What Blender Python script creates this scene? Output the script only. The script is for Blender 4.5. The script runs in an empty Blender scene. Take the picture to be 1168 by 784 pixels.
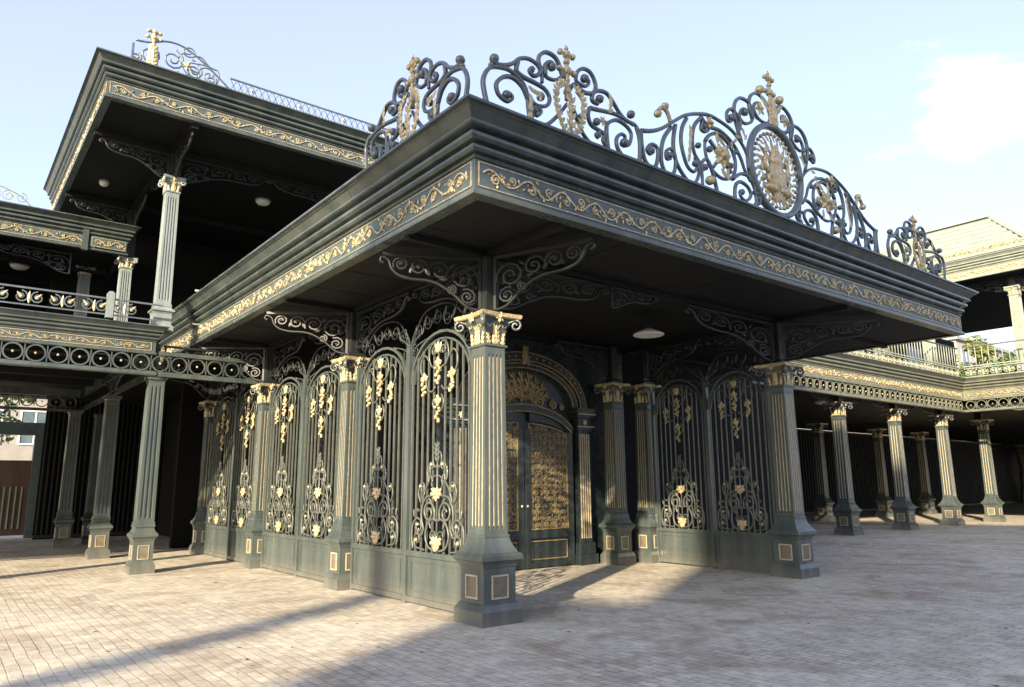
import bpy, bmesh, math, random
from mathutils import Vector, Matrix
R = math.radians
random.seed(7)
sc = bpy.context.scene
# ------------------------------------------------------------------ camera
CAM = Vector((-5.244, -7.154, 1.55))
PIT, ROLL, YAW = R(10.975), R(-0.391), R(51.834)
F = Vector((math.cos(PIT) * math.cos(YAW), math.cos(PIT) * math.sin(YAW), math.sin(PIT)))
RR = Vector((math.sin(YAW), -math.cos(YAW), 0)); UU = RR.cross(F)
R2 = RR * math.cos(ROLL) + UU * math.sin(ROLL); U2 = -RR * math.sin(ROLL) + UU * math.cos(ROLL)
cd = bpy.data.cameras.new('camera'); cam = bpy.data.objects.new('camera', cd)
sc.collection.objects.link(cam); sc.camera = cam
m = Matrix((R2, U2, -F)).transposed().to_4x4(); m.translation = CAM; cam.matrix_world = m
cd.sensor_width = 36; cd.lens = 36 * 831.27 / 1168; cd.clip_end = 5000; cd.clip_start = 0.05
# ------------------------------------------------------------------ sky and sun
SUN_AZ, SUN_EL = R(29.5), R(20.5)      # direction the light travels in the ground plane; height of the sun
w = bpy.data.worlds.new('World'); sc.world = w; w.use_nodes = True
nt = w.node_tree; N = nt.nodes; Lk = nt.links
bg = N['Background']
sky = N.new('ShaderNodeTexSky'); sky.sky_type = 'NISHITA'; sky.sun_disc = False
sd = Vector((-math.cos(SUN_AZ) * math.cos(SUN_EL), -math.sin(SUN_AZ) * math.cos(SUN_EL), math.sin(SUN_EL)))
sky.sun_elevation = SUN_EL; sky.sun_rotation = math.atan2(sd.x, sd.y)
sky.air_density = 1.0; sky.dust_density = 2.2; sky.ozone_density = 3.2
tc = N.new('ShaderNodeTexCoord'); mp = N.new('ShaderNodeMapping'); mp.inputs['Scale'].default_value = (1, 1, 2.2)
no = N.new('ShaderNodeTexNoise'); no.inputs['Scale'].default_value = 5.5; no.inputs['Detail'].default_value = 9; no.inputs['Roughness'].default_value = 0.64
Lk.new(tc.outputs['Generated'], mp.inputs[0]); Lk.new(mp.outputs[0], no.inputs['Vector'])
# one cumulus bank low on the right plus faint veils
cdir = (F * 831 + R2 * (1112 - 584) + U2 * (392 - 112)).normalized()
dt = N.new('ShaderNodeVectorMath'); dt.operation = 'DISTANCE'; dt.inputs[1].default_value = cdir
Lk.new(tc.outputs['Generated'], dt.inputs[0])
mr = N.new('ShaderNodeMapRange'); mr.inputs['From Min'].default_value = 0.02; mr.inputs['From Max'].default_value = 0.17
mr.inputs['To Min'].default_value = 0.25; mr.inputs['To Max'].default_value = -0.14
Lk.new(dt.outputs['Value'], mr.inputs['Value'])
ad = N.new('ShaderNodeMath'); ad.operation = 'ADD'; Lk.new(no.outputs['Fac'], ad.inputs[0]); Lk.new(mr.outputs[0], ad.inputs[1])
cr = N.new('ShaderNodeMapRange'); cr.interpolation_type = 'SMOOTHSTEP'; cr.inputs['From Min'].default_value = 0.60; cr.inputs['From Max'].default_value = 0.74
cr.inputs['To Min'].default_value = 0.0; cr.inputs['To Max'].default_value = 0.82
Lk.new(ad.outputs[0], cr.inputs['Value'])
mx = N.new('ShaderNodeMix'); mx.data_type = 'RGBA'; mx.inputs[7].default_value = (2.3, 2.25, 2.3, 1)
Lk.new(cr.outputs[0], mx.inputs[0]); vl = N.new('ShaderNodeMix'); vl.data_type = 'RGBA'; vl.inputs[0].default_value = 0.42; vl.inputs[7].default_value = (2.15, 1.92, 2.4, 1)      # thin high haze
Lk.new(sky.outputs[0], vl.inputs[6]); Lk.new(vl.outputs[2], mx.inputs[6]); Lk.new(mx.outputs[2], bg.inputs['Color'])
bg.inputs['Strength'].default_value = 0.15
sl = bpy.data.lights.new('sun', 'SUN'); sl.energy = 4.2; sl.angle = R(0.9); sl.color = (1.0, 0.815, 0.585)
so = bpy.data.objects.new('sun', sl); sc.collection.objects.link(so); so.rotation_euler = sd.to_track_quat('Z', 'Y').to_euler(); so.location = (-20, -15, 20)
sc.view_settings.view_transform = 'Standard'; sc.view_settings.look = 'None'; sc.view_settings.gamma = 1
sc.view_settings.exposure = 1.78
sc.render.engine = 'CYCLES'; sc.cycles.max_bounces = 6; sc.cycles.diffuse_bounces = 4
# ------------------------------------------------------------------ materials
MATS = {}
def mat(name, col, rough=0.5, metal=0.0, var=0.25, scale=6.0, bump=0.0, bscale=40.0, spec=0.5, dirt=None, coat=0.0, streak=False, chips=0.0):
    if name in MATS: return MATS[name]
    mt = bpy.data.materials.new(name); mt.use_nodes = True; n = mt.node_tree.nodes; l = mt.node_tree.links
    b = n['Principled BSDF']; b.inputs['Metallic'].default_value = metal
    b.inputs['Specular IOR Level'].default_value = spec; b.inputs['Coat Weight'].default_value = coat
    t = n.new('ShaderNodeTexCoord'); a = n.new('ShaderNodeTexNoise'); a.inputs['Scale'].default_value = scale
    a.inputs['Detail'].default_value = 7; a.inputs['Roughness'].default_value = 0.65
    mpp = n.new('ShaderNodeMapping')
    if streak: mpp.inputs['Scale'].default_value = (1, 1, 0.18)
    l.new(t.outputs['Object'], mpp.inputs[0]); l.new(mpp.outputs[0], a.inputs['Vector'])
    ra = n.new('ShaderNodeMapRange'); ra.inputs['From Min'].default_value = 0.3; ra.inputs['From Max'].default_value = 0.7
    l.new(a.outputs['Fac'], ra.inputs['Value'])
    mi = n.new('ShaderNodeMix'); mi.data_type = 'RGBA'
    mi.inputs[6].default_value = (*[c * (1 - var) for c in col], 1)
    d = dirt or [min(1, c * (1 + var)) for c in col]
    mi.inputs[7].default_value = (*d, 1)
    l.new(ra.outputs[0], mi.inputs[0]); l.new(mi.outputs[2], b.inputs['Base Color'])
    if chips:
        ch = n.new('ShaderNodeTexNoise'); ch.inputs['Scale'].default_value = 26; ch.inputs['Detail'].default_value = 5; ch.inputs['Roughness'].default_value = 0.7
        l.new(t.outputs['Object'], ch.inputs['Vector'])
        c2 = n.new('ShaderNodeMapRange'); c2.inputs['From Min'].default_value = 0.63; c2.inputs['From Max'].default_value = 0.70; c2.inputs['To Max'].default_value = chips
        l.new(ch.outputs['Fac'], c2.inputs['Value'])
        sx = n.new('ShaderNodeSeparateXYZ'); l.new(t.outputs['Object'], sx.inputs[0])
        dz = n.new('ShaderNodeMapRange'); dz.inputs['From Min'].default_value = 0.0; dz.inputs['From Max'].default_value = 0.28; dz.inputs['To Min'].default_value = 0.75; dz.inputs['To Max'].default_value = 0.0
        l.new(sx.outputs['Z'], dz.inputs['Value'])
        dm = n.new('ShaderNodeMath'); dm.operation = 'MULTIPLY'; l.new(dz.outputs[0], dm.inputs[0]); l.new(a.outputs['Fac'], dm.inputs[1])
        mxx = n.new('ShaderNodeMath'); mxx.operation = 'MAXIMUM'; l.new(c2.outputs[0], mxx.inputs[0]); l.new(dm.outputs[0], mxx.inputs[1])
        m4 = n.new('ShaderNodeMix'); m4.data_type = 'RGBA'; m4.inputs[7].default_value = (0.20, 0.175, 0.14, 1)
        l.new(mxx.outputs[0], m4.inputs[0]); l.new(mi.outputs[2], m4.inputs[6]); l.new(m4.outputs[2], b.inputs['Base Color'])
    rr = n.new('ShaderNodeMapRange'); rr.inputs['To Min'].default_value = max(0.05, rough - 0.1); rr.inputs['To Max'].default_value = min(1, rough + 0.12)
    l.new(a.outputs['Fac'], rr.inputs['Value']); l.new(rr.outputs[0], b.inputs['Roughness'])
    if bump:
        b2 = n.new('ShaderNodeTexNoise'); b2.inputs['Scale'].default_value = bscale; b2.inputs['Detail'].default_value = 4
        l.new(t.outputs['Object'], b2.inputs['Vector'])
        bb = n.new('ShaderNodeBump'); bb.inputs['Strength'].default_value = bump; bb.inputs['Distance'].default_value = 0.01
        l.new(b2.outputs['Fac'], bb.inputs['Height']); l.new(bb.outputs[0], b.inputs['Normal'])
    MATS[name] = mt; return mt
PAINT = mat('dark_green_paint', (0.046, 0.066, 0.068), 0.22, var=0.25, scale=3.0, bump=0.22, bscale=22, dirt=(0.088, 0.104, 0.092), streak=True, chips=0.4)
IRON = mat('wrought_iron_paint', (0.10, 0.12, 0.125), 0.28, metal=0.2, var=0.25, scale=9, bump=0.2, bscale=60)
FIELD = mat('frieze_blue_green_paint', (0.055, 0.080, 0.084), 0.5, var=0.3, scale=5, bump=0.15, bscale=50)
PALE = mat('weathered_pale_green_paint', (0.185, 0.22, 0.215), 0.45, var=0.25, scale=5, bump=0.15, bscale=40, streak=True)
CREAM = mat('cream_green_paint', (0.215, 0.245, 0.20), 0.55, var=0.18, scale=4, bump=0.12)
GALP = mat('sunlit_tone_green_paint', (0.12, 0.13, 0.098), 0.38, var=0.25, scale=3, bump=0.15, streak=True, chips=0.4)  # gallery green made lighter: its sunlight is put into the colour
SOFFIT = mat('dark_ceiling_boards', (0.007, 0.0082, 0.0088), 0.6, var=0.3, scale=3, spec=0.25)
AGED = mat('tarnished_gold', (0.27, 0.205, 0.10), 0.42, metal=0.35, var=0.6, scale=16, bump=0.4, bscale=80)
GATE = mat('pale_gate_iron', (0.085, 0.096, 0.080), 0.38, metal=0.1, var=0.25, scale=9, bump=0.2, bscale=60)
DOORP = mat('shade_toned_door_paint', (0.020, 0.028, 0.030), 0.26, var=0.25, scale=3, bump=0.1)  # darker copy of the green, with the porch shade in the colour
BLACK = mat('dark_iron', (0.012, 0.015, 0.015), 0.42, var=0.3, scale=8)
GOLD = mat('gold_leaf', (0.43, 0.355, 0.20), 0.42, metal=0.35, var=0.5, scale=22, bump=0.5, bscale=90)
GOLDP = mat('gold_paint_line', (0.40, 0.35, 0.235), 0.5, metal=0.1, var=0.3, scale=14)
BRONZE = mat('dull_bronze_panel', (0.15, 0.13, 0.09), 0.5, metal=0.2, var=0.3, scale=8)
SHINGLE = mat('grey_green_metal_shingle', (0.20, 0.24, 0.20), 0.5, var=0.15, scale=3, bump=0.1)
DARKWALL = mat('interior_shade_wall', (0.007, 0.0075, 0.0075), 0.8, var=0.3, scale=3, spec=0.15)  # near-black: interior shade painted into the wall colour
WHITE = mat('white_lamp_glass', (0.75, 0.75, 0.72), 0.4, var=0.05)
PLASTER = mat('pale_plaster', (0.26, 0.25, 0.235), 0.85, var=0.12, scale=2, bump=0.2)
BROWN = mat('brown_timber', (0.07, 0.045, 0.03), 0.6, var=0.35, scale=4, streak=True)
GLASS = mat('window_glass', (0.10, 0.14, 0.17), 0.12, var=0.3, scale=2)
BLIND = mat('beige_blind', (0.20, 0.15, 0.09), 0.8, var=0.12, scale=5)
BARK = mat('bark', (0.10, 0.075, 0.05), 0.9, var=0.3, scale=8, bump=0.5)
LEAF = mat('leaf_green', (0.07, 0.12, 0.03), 0.6, var=0.5, scale=2.5)
LEAF2 = mat('leaf_yellow_green', (0.12, 0.14, 0.035), 0.6, var=0.4, scale=2.5)
# ------------------------------------------------------------------ mesh builder
class MB:
    def __init__(s): s.v = []; s.f = []; s.sm = []
    def add(s, vs, fs, smooth=False):
        o = len(s.v); s.v += [tuple(v) for v in vs]
        s.f += [tuple(i + o for i in f) for f in fs]; s.sm += [smooth] * len(fs); return s
    def box(s, x0, x1, y0, y1, z0, z1):
        vs = [(x, y, z) for z in (z0, z1) for y in (y0, y1) for x in (x0, x1)]
        return s.add(vs, [(0, 2, 3, 1), (4, 5, 7, 6), (0, 1, 5, 4), (2, 6, 7, 3), (0, 4, 6, 2), (1, 3, 7, 5)])
    def rings(s, rs, smooth=False, cap=True):      # lofted rings, each the same number of points
        n = len(rs[0]); vs = [p for r in rs for p in r]; fs = []
        for i in range(len(rs) - 1):
            for j in range(n):
                k = (j + 1) % n; fs.append((i * n + j, i * n + k, (i + 1) * n + k, (i + 1) * n + j))
        s.add(vs, fs, smooth)
        if cap:
            o = len(s.v) - len(vs)
            s.f.append(tuple(o + j for j in reversed(range(n)))); s.f.append(tuple(o + (len(rs) - 1) * n + j for j in range(n))); s.sm += [False, False]
        return s
    def sq(s, x, y, prof):                          # square stack: prof [(half, z)]
        return s.rings([[(x - h, y - h, z), (x + h, y - h, z), (x + h, y + h, z), (x - h, y + h, z)] for h, z in prof])
    def build(s, name, material, parent=None, **props):
        me = bpy.data.meshes.new(name); me.from_pydata(s.v, [], s.f); me.materials.append(material)
        me.polygons.foreach_set('use_smooth', s.sm); me.update()
        me.validate(); bm = bmesh.new(); bm.from_mesh(me); bmesh.ops.recalc_face_normals(bm, faces=bm.faces); bm.to_mesh(me); bm.free()
        o = bpy.data.objects.new(name, me); sc.collection.objects.link(o)
        if parent: o.parent = parent
        for k, v in props.items(): o[k] = v
        return o
class Fr:                                           # a drawing plane: U right, V up, N towards the viewer
    def __init__(s, O, U=(1, 0, 0), V=(0, 0, 1)):
        s.O = Vector(O); s.U = Vector(U).normalized(); s.V = Vector(V).normalized(); s.N = s.U.cross(s.V)
    def p(s, u, v, n=0): return s.O + s.U * u + s.V * v + s.N * n
def smooth_pts(P, k=4):
    if len(P) < 3: return list(P)
    closed = P[0] == P[-1]; n = len(P); out = []
    for i in range(n - 1):
        p0 = P[i - 1] if i else (P[-2] if closed else P[0]); p1 = P[i]; p2 = P[i + 1]
        p3 = P[i + 2] if i + 2 < n else (P[1] if closed else P[-1])
        for j in range(k):
            t = j / k
            out.append(tuple(0.5 * (2 * p1[a] + (p2[a] - p0[a]) * t + (2 * p0[a] - 5 * p1[a] + 4 * p2[a] - p3[a]) * t * t + (3 * p1[a] - p0[a] - 3 * p2[a] + p3[a]) * t ** 3) for a in (0, 1)))
    out.append(tuple(P[-1])); return out
def tube(mb, fr, P, r, n=6, depth=None, nz=0.0, taper=0.0, curve=True, k=4):
    """a bar bent in the plane of fr; r half width, depth half thickness"""
    P = smooth_pts(P, k) if curve else list(P)
    Q = [P[0]]
    for p in P[1:]:
        if (p[0] - Q[-1][0]) ** 2 + (p[1] - Q[-1][1]) ** 2 > 1e-7: Q.append(p)
    P = Q
    if len(P) < 2: return
    d = depth or r; L = len(P); rs = []
    for i, p in enumerate(P):
        a = P[max(0, i - 1)]; b = P[min(L - 1, i + 1)]
        tx, ty = b[0] - a[0], b[1] - a[1]; h = math.hypot(tx, ty) or 1; sx, sy = -ty / h, tx / h
        q = 1 - taper * (i / (L - 1)); ring = []
        for j in range(n):
            an = 2 * math.pi * (j + 0.5) / n; c = math.cos(an) * r * q * (1.25 if n == 4 else 1); e = math.sin(an) * d * q * (1.25 if n == 4 else 1)
            ring.append(fr.p(p[0] + sx * c, p[1] + sy * c, nz + e))
        rs.append(ring)
    mb.rings(rs, smooth=n > 4)
def volute(cx, cy, r, a0, turns=1.4, sg=1, n=16, q=0.22):
    return [(cx + r * (1 - (1 - q) * i / n) * math.cos(a0 + sg * 2 * math.pi * turns * i / n), cy + r * (1 - (1 - q) * i / n) * math.sin(a0 + sg * 2 * math.pi * turns * i / n)) for i in range(n + 1)]
def ball(mb, c, r, k=(1, 1, 1), nu=8, nv=5, fr=None):
    c = Vector(c); vs = []; fs = []
    X, Y, Z = (fr.U, fr.V, fr.N) if fr else (Vector((1, 0, 0)), Vector((0, 1, 0)), Vector((0, 0, 1)))
    for i in range(1, nv):
        th = math.pi * i / nv
        for j in range(nu):
            ph = 2 * math.pi * j / nu
            vs.append(c + X * (r * k[0] * math.sin(th) * math.cos(ph)) + Y * (r * k[1] * math.sin(th) * math.sin(ph)) + Z * (r * k[2] * math.cos(th)))
    a = len(vs); vs += [c + Z * r * k[2], c - Z * r * k[2]]
    for j in range(nu):
        q = (j + 1) % nu; fs.append((a, j, q)); fs.append((a + 1, (nv - 2) * nu + q, (nv - 2) * nu + j))
        for i in range(nv - 2): fs.append((i * nu + j, (i + 1) * nu + j, (i + 1) * nu + q, i * nu + q))
    mb.add(vs, fs, True)
def leaf(mb, fr, u, v, ang, L, W, n0=0.0, th=None, curl=0.0):
    """a pointed, ridged leaf lying in the plane"""
    th = th or W * 0.45; ca, sa = math.cos(ang), math.sin(ang); st = [(0, .25), (.22, .8), (.45, 1), (.7, .72), (.88, .35)]
    vs = []; fs = []
    for t, wd in st:
        for s, z in ((-1, 0), (0, 1), (1, 0), (0, -.5)):
            a = t * L; b = s * wd * W + curl * t * t * L
            vs.append(fr.p(u + a * ca - b * sa, v + a * sa + b * ca, n0 + z * th * (0.5 + 0.5 * wd)))
    vs.append(fr.p(u + L * ca - curl * L * sa, v + L * sa + curl * L * ca, n0)); e = len(vs) - 1
    for i in range(4):
        for j in range(4): q = (j + 1) % 4; fs.append((i * 4 + j, i * 4 + q, i * 4 + 4 + q, i * 4 + 4 + j))
    for j in range(4): fs.append((16 + j, 16 + (j + 1) % 4, e))
    fs.append((0, 1, 2, 3)); mb.add(vs, fs, False)
def flower(mb, fr, u, v, r, n0=0.0, k=6):
    for i in range(k): leaf(mb, fr, u, v, 2 * math.pi * i / k + 0.3, r, r * 0.3, n0, r * 0.22)
    ball(mb, fr.p(u, v, n0 + r * .12), r * 0.32, fr=fr)
def plume(mb, fr, u, v, ang, L, W, n0=0.0, k=6):     # acanthus spray: leaves on both sides of a stem
    ca, sa = math.cos(ang), math.sin(ang)
    for i in range(k):
        t = i / k
        for s in (-1, 1): leaf(mb, fr, u + ca * L * t, v + sa * L * t, ang + s * (0.75 - 0.3 * t), L * .34, W * (1 - .5 * t) * .35, n0)
    leaf(mb, fr, u, v, ang, L * 1.1, W * .3, n0 + 0.005)
def mirror(P): return [(-a, b) for a, b in P]
def thing(name, label, cat, loc=(0, 0, 0), group=None, kind='thing'):
    o = bpy.data.objects.new(name, None); sc.collection.objects.link(o); o.location = loc; o['label'] = label; o['category'] = cat; o['kind'] = kind
    o.empty_display_size = 0.2
    if group: o['group'] = group
    return o
KIDS = {}
def kids(o):
    return [c for c in bpy.data.objects if c.parent == o]
def copy_tree(o, label, loc, rz=0.0, parent=None, scale=None, group=None):
    c = o.copy(); sc.collection.objects.link(c); c.parent = parent
    if label is not None: c['label'] = label; c.location = loc; c.rotation_euler = (0, 0, rz)
    if group: c['group'] = group
    if scale: c.scale = scale
    for ch in kids(o): copy_tree(ch, None, None, parent=c)
    return c
def sweep(mb, path, prof, side=1, closed=False, caps=True):
    """moulding profile [(out, z)] carried along a plan path with mitred corners; side=1: out is to the right of travel"""
    n = len(path); rs = []
    for i, p in enumerate(path):
        P = Vector(p)
        d0 = (P - Vector(path[i - 1])).normalized() if i or closed else None
        d1 = (Vector(path[(i + 1) % n]) - P).normalized() if i < n - 1 or closed else None
        if d0 is None: d0 = d1
        if d1 is None: d1 = d0
        n0 = Vector((d0.y, -d0.x)) * side; n1 = Vector((d1.y, -d1.x)) * side
        mm = (n0 + n1) / (1 + n0.dot(n1)); rs.append([(P.x + mm.x * o, P.y + mm.y * o, z) for o, z in prof])
    k = len(prof); vs = [v for r in rs for v in r]; fs = []
    for i in range(n if closed else n - 1):
        a = i * k; b = ((i + 1) % n) * k
        for j in range(k - 1): fs.append((a + j, b + j, b + j + 1, a + j + 1))
    mb.add(vs, fs)
    if caps and not closed: mb.add(rs[0], [tuple(range(k))]); mb.add(rs[-1], [tuple(range(k))])
def vine(mb, fr, u0, u1, v0, v1, r=0.010, wl=0.5, seed=1, leafs=True):
    """gilded scroll running along a frieze between u0..u1, v0..v1"""
    rn = random.Random(seed); A = (v1 - v0) / 2; vm = (v0 + v1) / 2; n = max(2, round((u1 - u0) / wl * 2)); st = (u1 - u0) / n
    P = [(u0 + (u1 - u0) * i / (n * 4), vm + A * .72 * math.sin(math.pi * i / 4 + .4) * (.8 + .2 * rn.random())) for i in range(n * 4 + 1)]
    tube(mb, fr, P, r, n=4, depth=r * 1.1, nz=r, k=2)
    for i in range(n):
        uc = u0 + st * (i + .5); s = 1 if i % 2 == 0 else -1; rr = A * (.42 + .14 * rn.random())
        uj = uc + rn.uniform(-.04, .04); vc = vm - s * A * .22
        tube(mb, fr, volute(uj, vc, rr, math.pi * (.5 * s) + rn.uniform(-.4, .4), 1.15 + .3 * rn.random(), -s if i % 3 else s, 12), r * .85, n=4, depth=r, nz=r, curve=False)
        if leafs:
            for q in range(8):
                leaf(mb, fr, uj + rn.uniform(-.55, .55) * st, vm + rn.uniform(-.7, .7) * A, rn.uniform(0, 6.28), A * (.3 + .3 * rn.random()), A * .12, r, r * 1.6)
            ball(mb, fr.p(uj, vc, r), A * .14, fr=fr, nu=6, nv=4)
AF = lambda x, y, z: Fr((x, y, z), (1, 0, 0))         # faces -y
BF = lambda x, y, z: Fr((x, y, z), (0, -1, 0))        # faces -x
# ------------------------------------------------------------------ ground
def ground_material():
    mt = bpy.data.materials.new('brick_paving'); mt.use_nodes = True; n = mt.node_tree.nodes; l = mt.node_tree.links; b = n['Principled BSDF']
    t = n.new('ShaderNodeTexCoord'); mpp = n.new('ShaderNodeMapping'); mpp.inputs['Rotation'].default_value = (0, 0, R(90))
    wob = n.new('ShaderNodeTexNoise'); wob.inputs['Scale'].default_value = 1.3; wob.inputs['Detail'].default_value = 3
    va = n.new('ShaderNodeVectorMath'); va.operation = 'SCALE'; va.inputs['Scale'].default_value = 0.065
    vs = n.new('ShaderNodeVectorMath'); vs.operation = 'ADD'
    l.new(t.outputs['Object'], wob.inputs['Vector']); l.new(wob.outputs['Color'], va.inputs[0]); l.new(t.outputs['Object'], vs.inputs[0]); l.new(va.outputs[0], vs.inputs[1])
    l.new(vs.outputs[0], mpp.inputs[0])
    br = n.new('ShaderNodeTexBrick'); br.inputs['Scale'].default_value = 1.0; br.inputs['Brick Width'].default_value = 0.21; br.inputs['Row Height'].default_value = 0.105
    br.inputs['Mortar Size'].default_value = 0.006; br.inputs['Mortar Smooth'].default_value = 0.6; br.inputs['Bias'].default_value = -0.1
    br.inputs['Color1'].default_value = (0.53, 0.485, 0.375, 1); br.inputs['Color2'].default_value = (0.36, 0.33, 0.28, 1); br.inputs['Mortar'].default_value = (0.22, 0.19, 0.155, 1)
    l.new(mpp.outputs[0], br.inputs['Vector'])
    big = n.new('ShaderNodeTexNoise'); big.inputs['Scale'].default_value = 0.55; big.inputs['Detail'].default_value = 8; big.inputs['Roughness'].default_value = 0.7
    l.new(t.outputs['Object'], big.inputs['Vector'])
    r1 = n.new('ShaderNodeMapRange'); r1.inputs['From Min'].default_value = 0.40; r1.inputs['From Max'].default_value = 0.62; r1.inputs['To Max'].default_value = 0.85
    l.new(big.outputs['Fac'], r1.inputs['Value'])
    m1 = n.new('ShaderNodeMix'); m1.data_type = 'RGBA'; m1.inputs[7].default_value = (0.58, 0.55, 0.445, 1)       # pale dust over the bricks
    l.new(r1.outputs[0], m1.inputs[0]); l.new(br.outputs['Color'], m1.inputs[6])
    fine = n.new('ShaderNodeTexNoise'); fine.inputs['Scale'].default_value = 5.5; fine.inputs['Detail'].default_value = 9; fine.inputs['Roughness'].default_value = 0.75
    l.new(t.outputs['Object'], fine.inputs['Vector'])
    r2 = n.new('ShaderNodeMapRange'); r2.inputs['From Min'].default_value = 0.3; r2.inputs['From Max'].default_value = 0.7; r2.inputs['To Min'].default_value = 0.58; r2.inputs['To Max'].default_value = 1.16
    l.new(fine.outputs['Fac'], r2.inputs['Value'])
    m2 = n.new('ShaderNodeMix'); m2.data_type = 'RGBA'; m2.blend_type = 'MULTIPLY'; m2.inputs[0].default_value = 1
    l.new(m1.outputs[2], m2.inputs[6]); l.new(r2.outputs[0], m2.inputs[7])
    st = n.new('ShaderNodeTexNoise'); st.inputs['Scale'].default_value = 0.9; st.inputs['Detail'].default_value = 6; st.inputs['Distortion'].default_value = 1.2
    mp2 = n.new('ShaderNodeMapping'); mp2.inputs['Location'].default_value = (3.3, 8.1, 0); l.new(t.outputs['Object'], mp2.inputs[0]); l.new(mp2.outputs[0], st.inputs['Vector'])
    r3 = n.new('ShaderNodeMapRange'); r3.inputs['From Min'].default_value = 0.50; r3.inputs['From Max'].default_value = 0.68; r3.inputs['To Max'].default_value = 0.62
    l.new(st.outputs['Fac'], r3.inputs['Value'])
    m3 = n.new('ShaderNodeMix'); m3.data_type = 'RGBA'; m3.inputs[7].default_value = (0.24, 0.19, 0.13, 1)
    l.new(r3.outputs[0], m3.inputs[0]); l.new(m2.outputs[2], m3.inputs[6])
    l.new(m3.outputs[2], b.inputs['Base Color']); b.inputs['Roughness'].default_value = 0.85; b.inputs['Specular IOR Level'].default_value = 0.3
    sub = n.new('ShaderNodeMath'); sub.operation = 'MULTIPLY_ADD'; sub.inputs[1].default_value = -1.0; l.new(br.outputs['Fac'], sub.inputs[0]); 
    ml = n.new('ShaderNodeMath'); ml.operation = 'MULTIPLY'; ml.inputs[1].default_value = 1.1; l.new(fine.outputs['Fac'], ml.inputs[0]); l.new(ml.outputs[0], sub.inputs[2])
    bp = n.new('ShaderNodeBump'); bp.inputs['Strength'].default_value = 0.75; bp.inputs['Distance'].default_value = 0.016
    l.new(sub.outputs[0], bp.inputs['Height']); l.new(bp.outputs[0], b.inputs['Normal'])
    return mt
g = MB(); g.add([(-600, -600, 0), (600, -600, 0), (600, 600, 0), (-600, 600, 0)], [(0, 1, 2, 3)])
g.build('ground', ground_material(), kind='structure')
rnl = random.Random(11); fl = MB()
for i in range(140):
    x, y = rnl.uniform(-5, 12), rnl.uniform(-6, 7)
    a, q = rnl.uniform(0, 6.28), rnl.uniform(.012, .035); c_, s_ = math.cos(a) * q, math.sin(a) * q
    fl.add([(x - c_, y - s_, .004), (x + s_ * .5, y - c_ * .5, .012), (x + c_, y + s_, .005), (x - s_ * .5, y + c_ * .5, .010)], [(0, 1, 2, 3)])
fo = fl.build('fallen_leaves', mat('dry_leaf', (0.13, 0.085, 0.04), 0.8, var=0.5, scale=3), kind='stuff'); fo['label'] = 'small dry leaves scattered over the brick paving'; fo['category'] = 'leaves'
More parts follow.
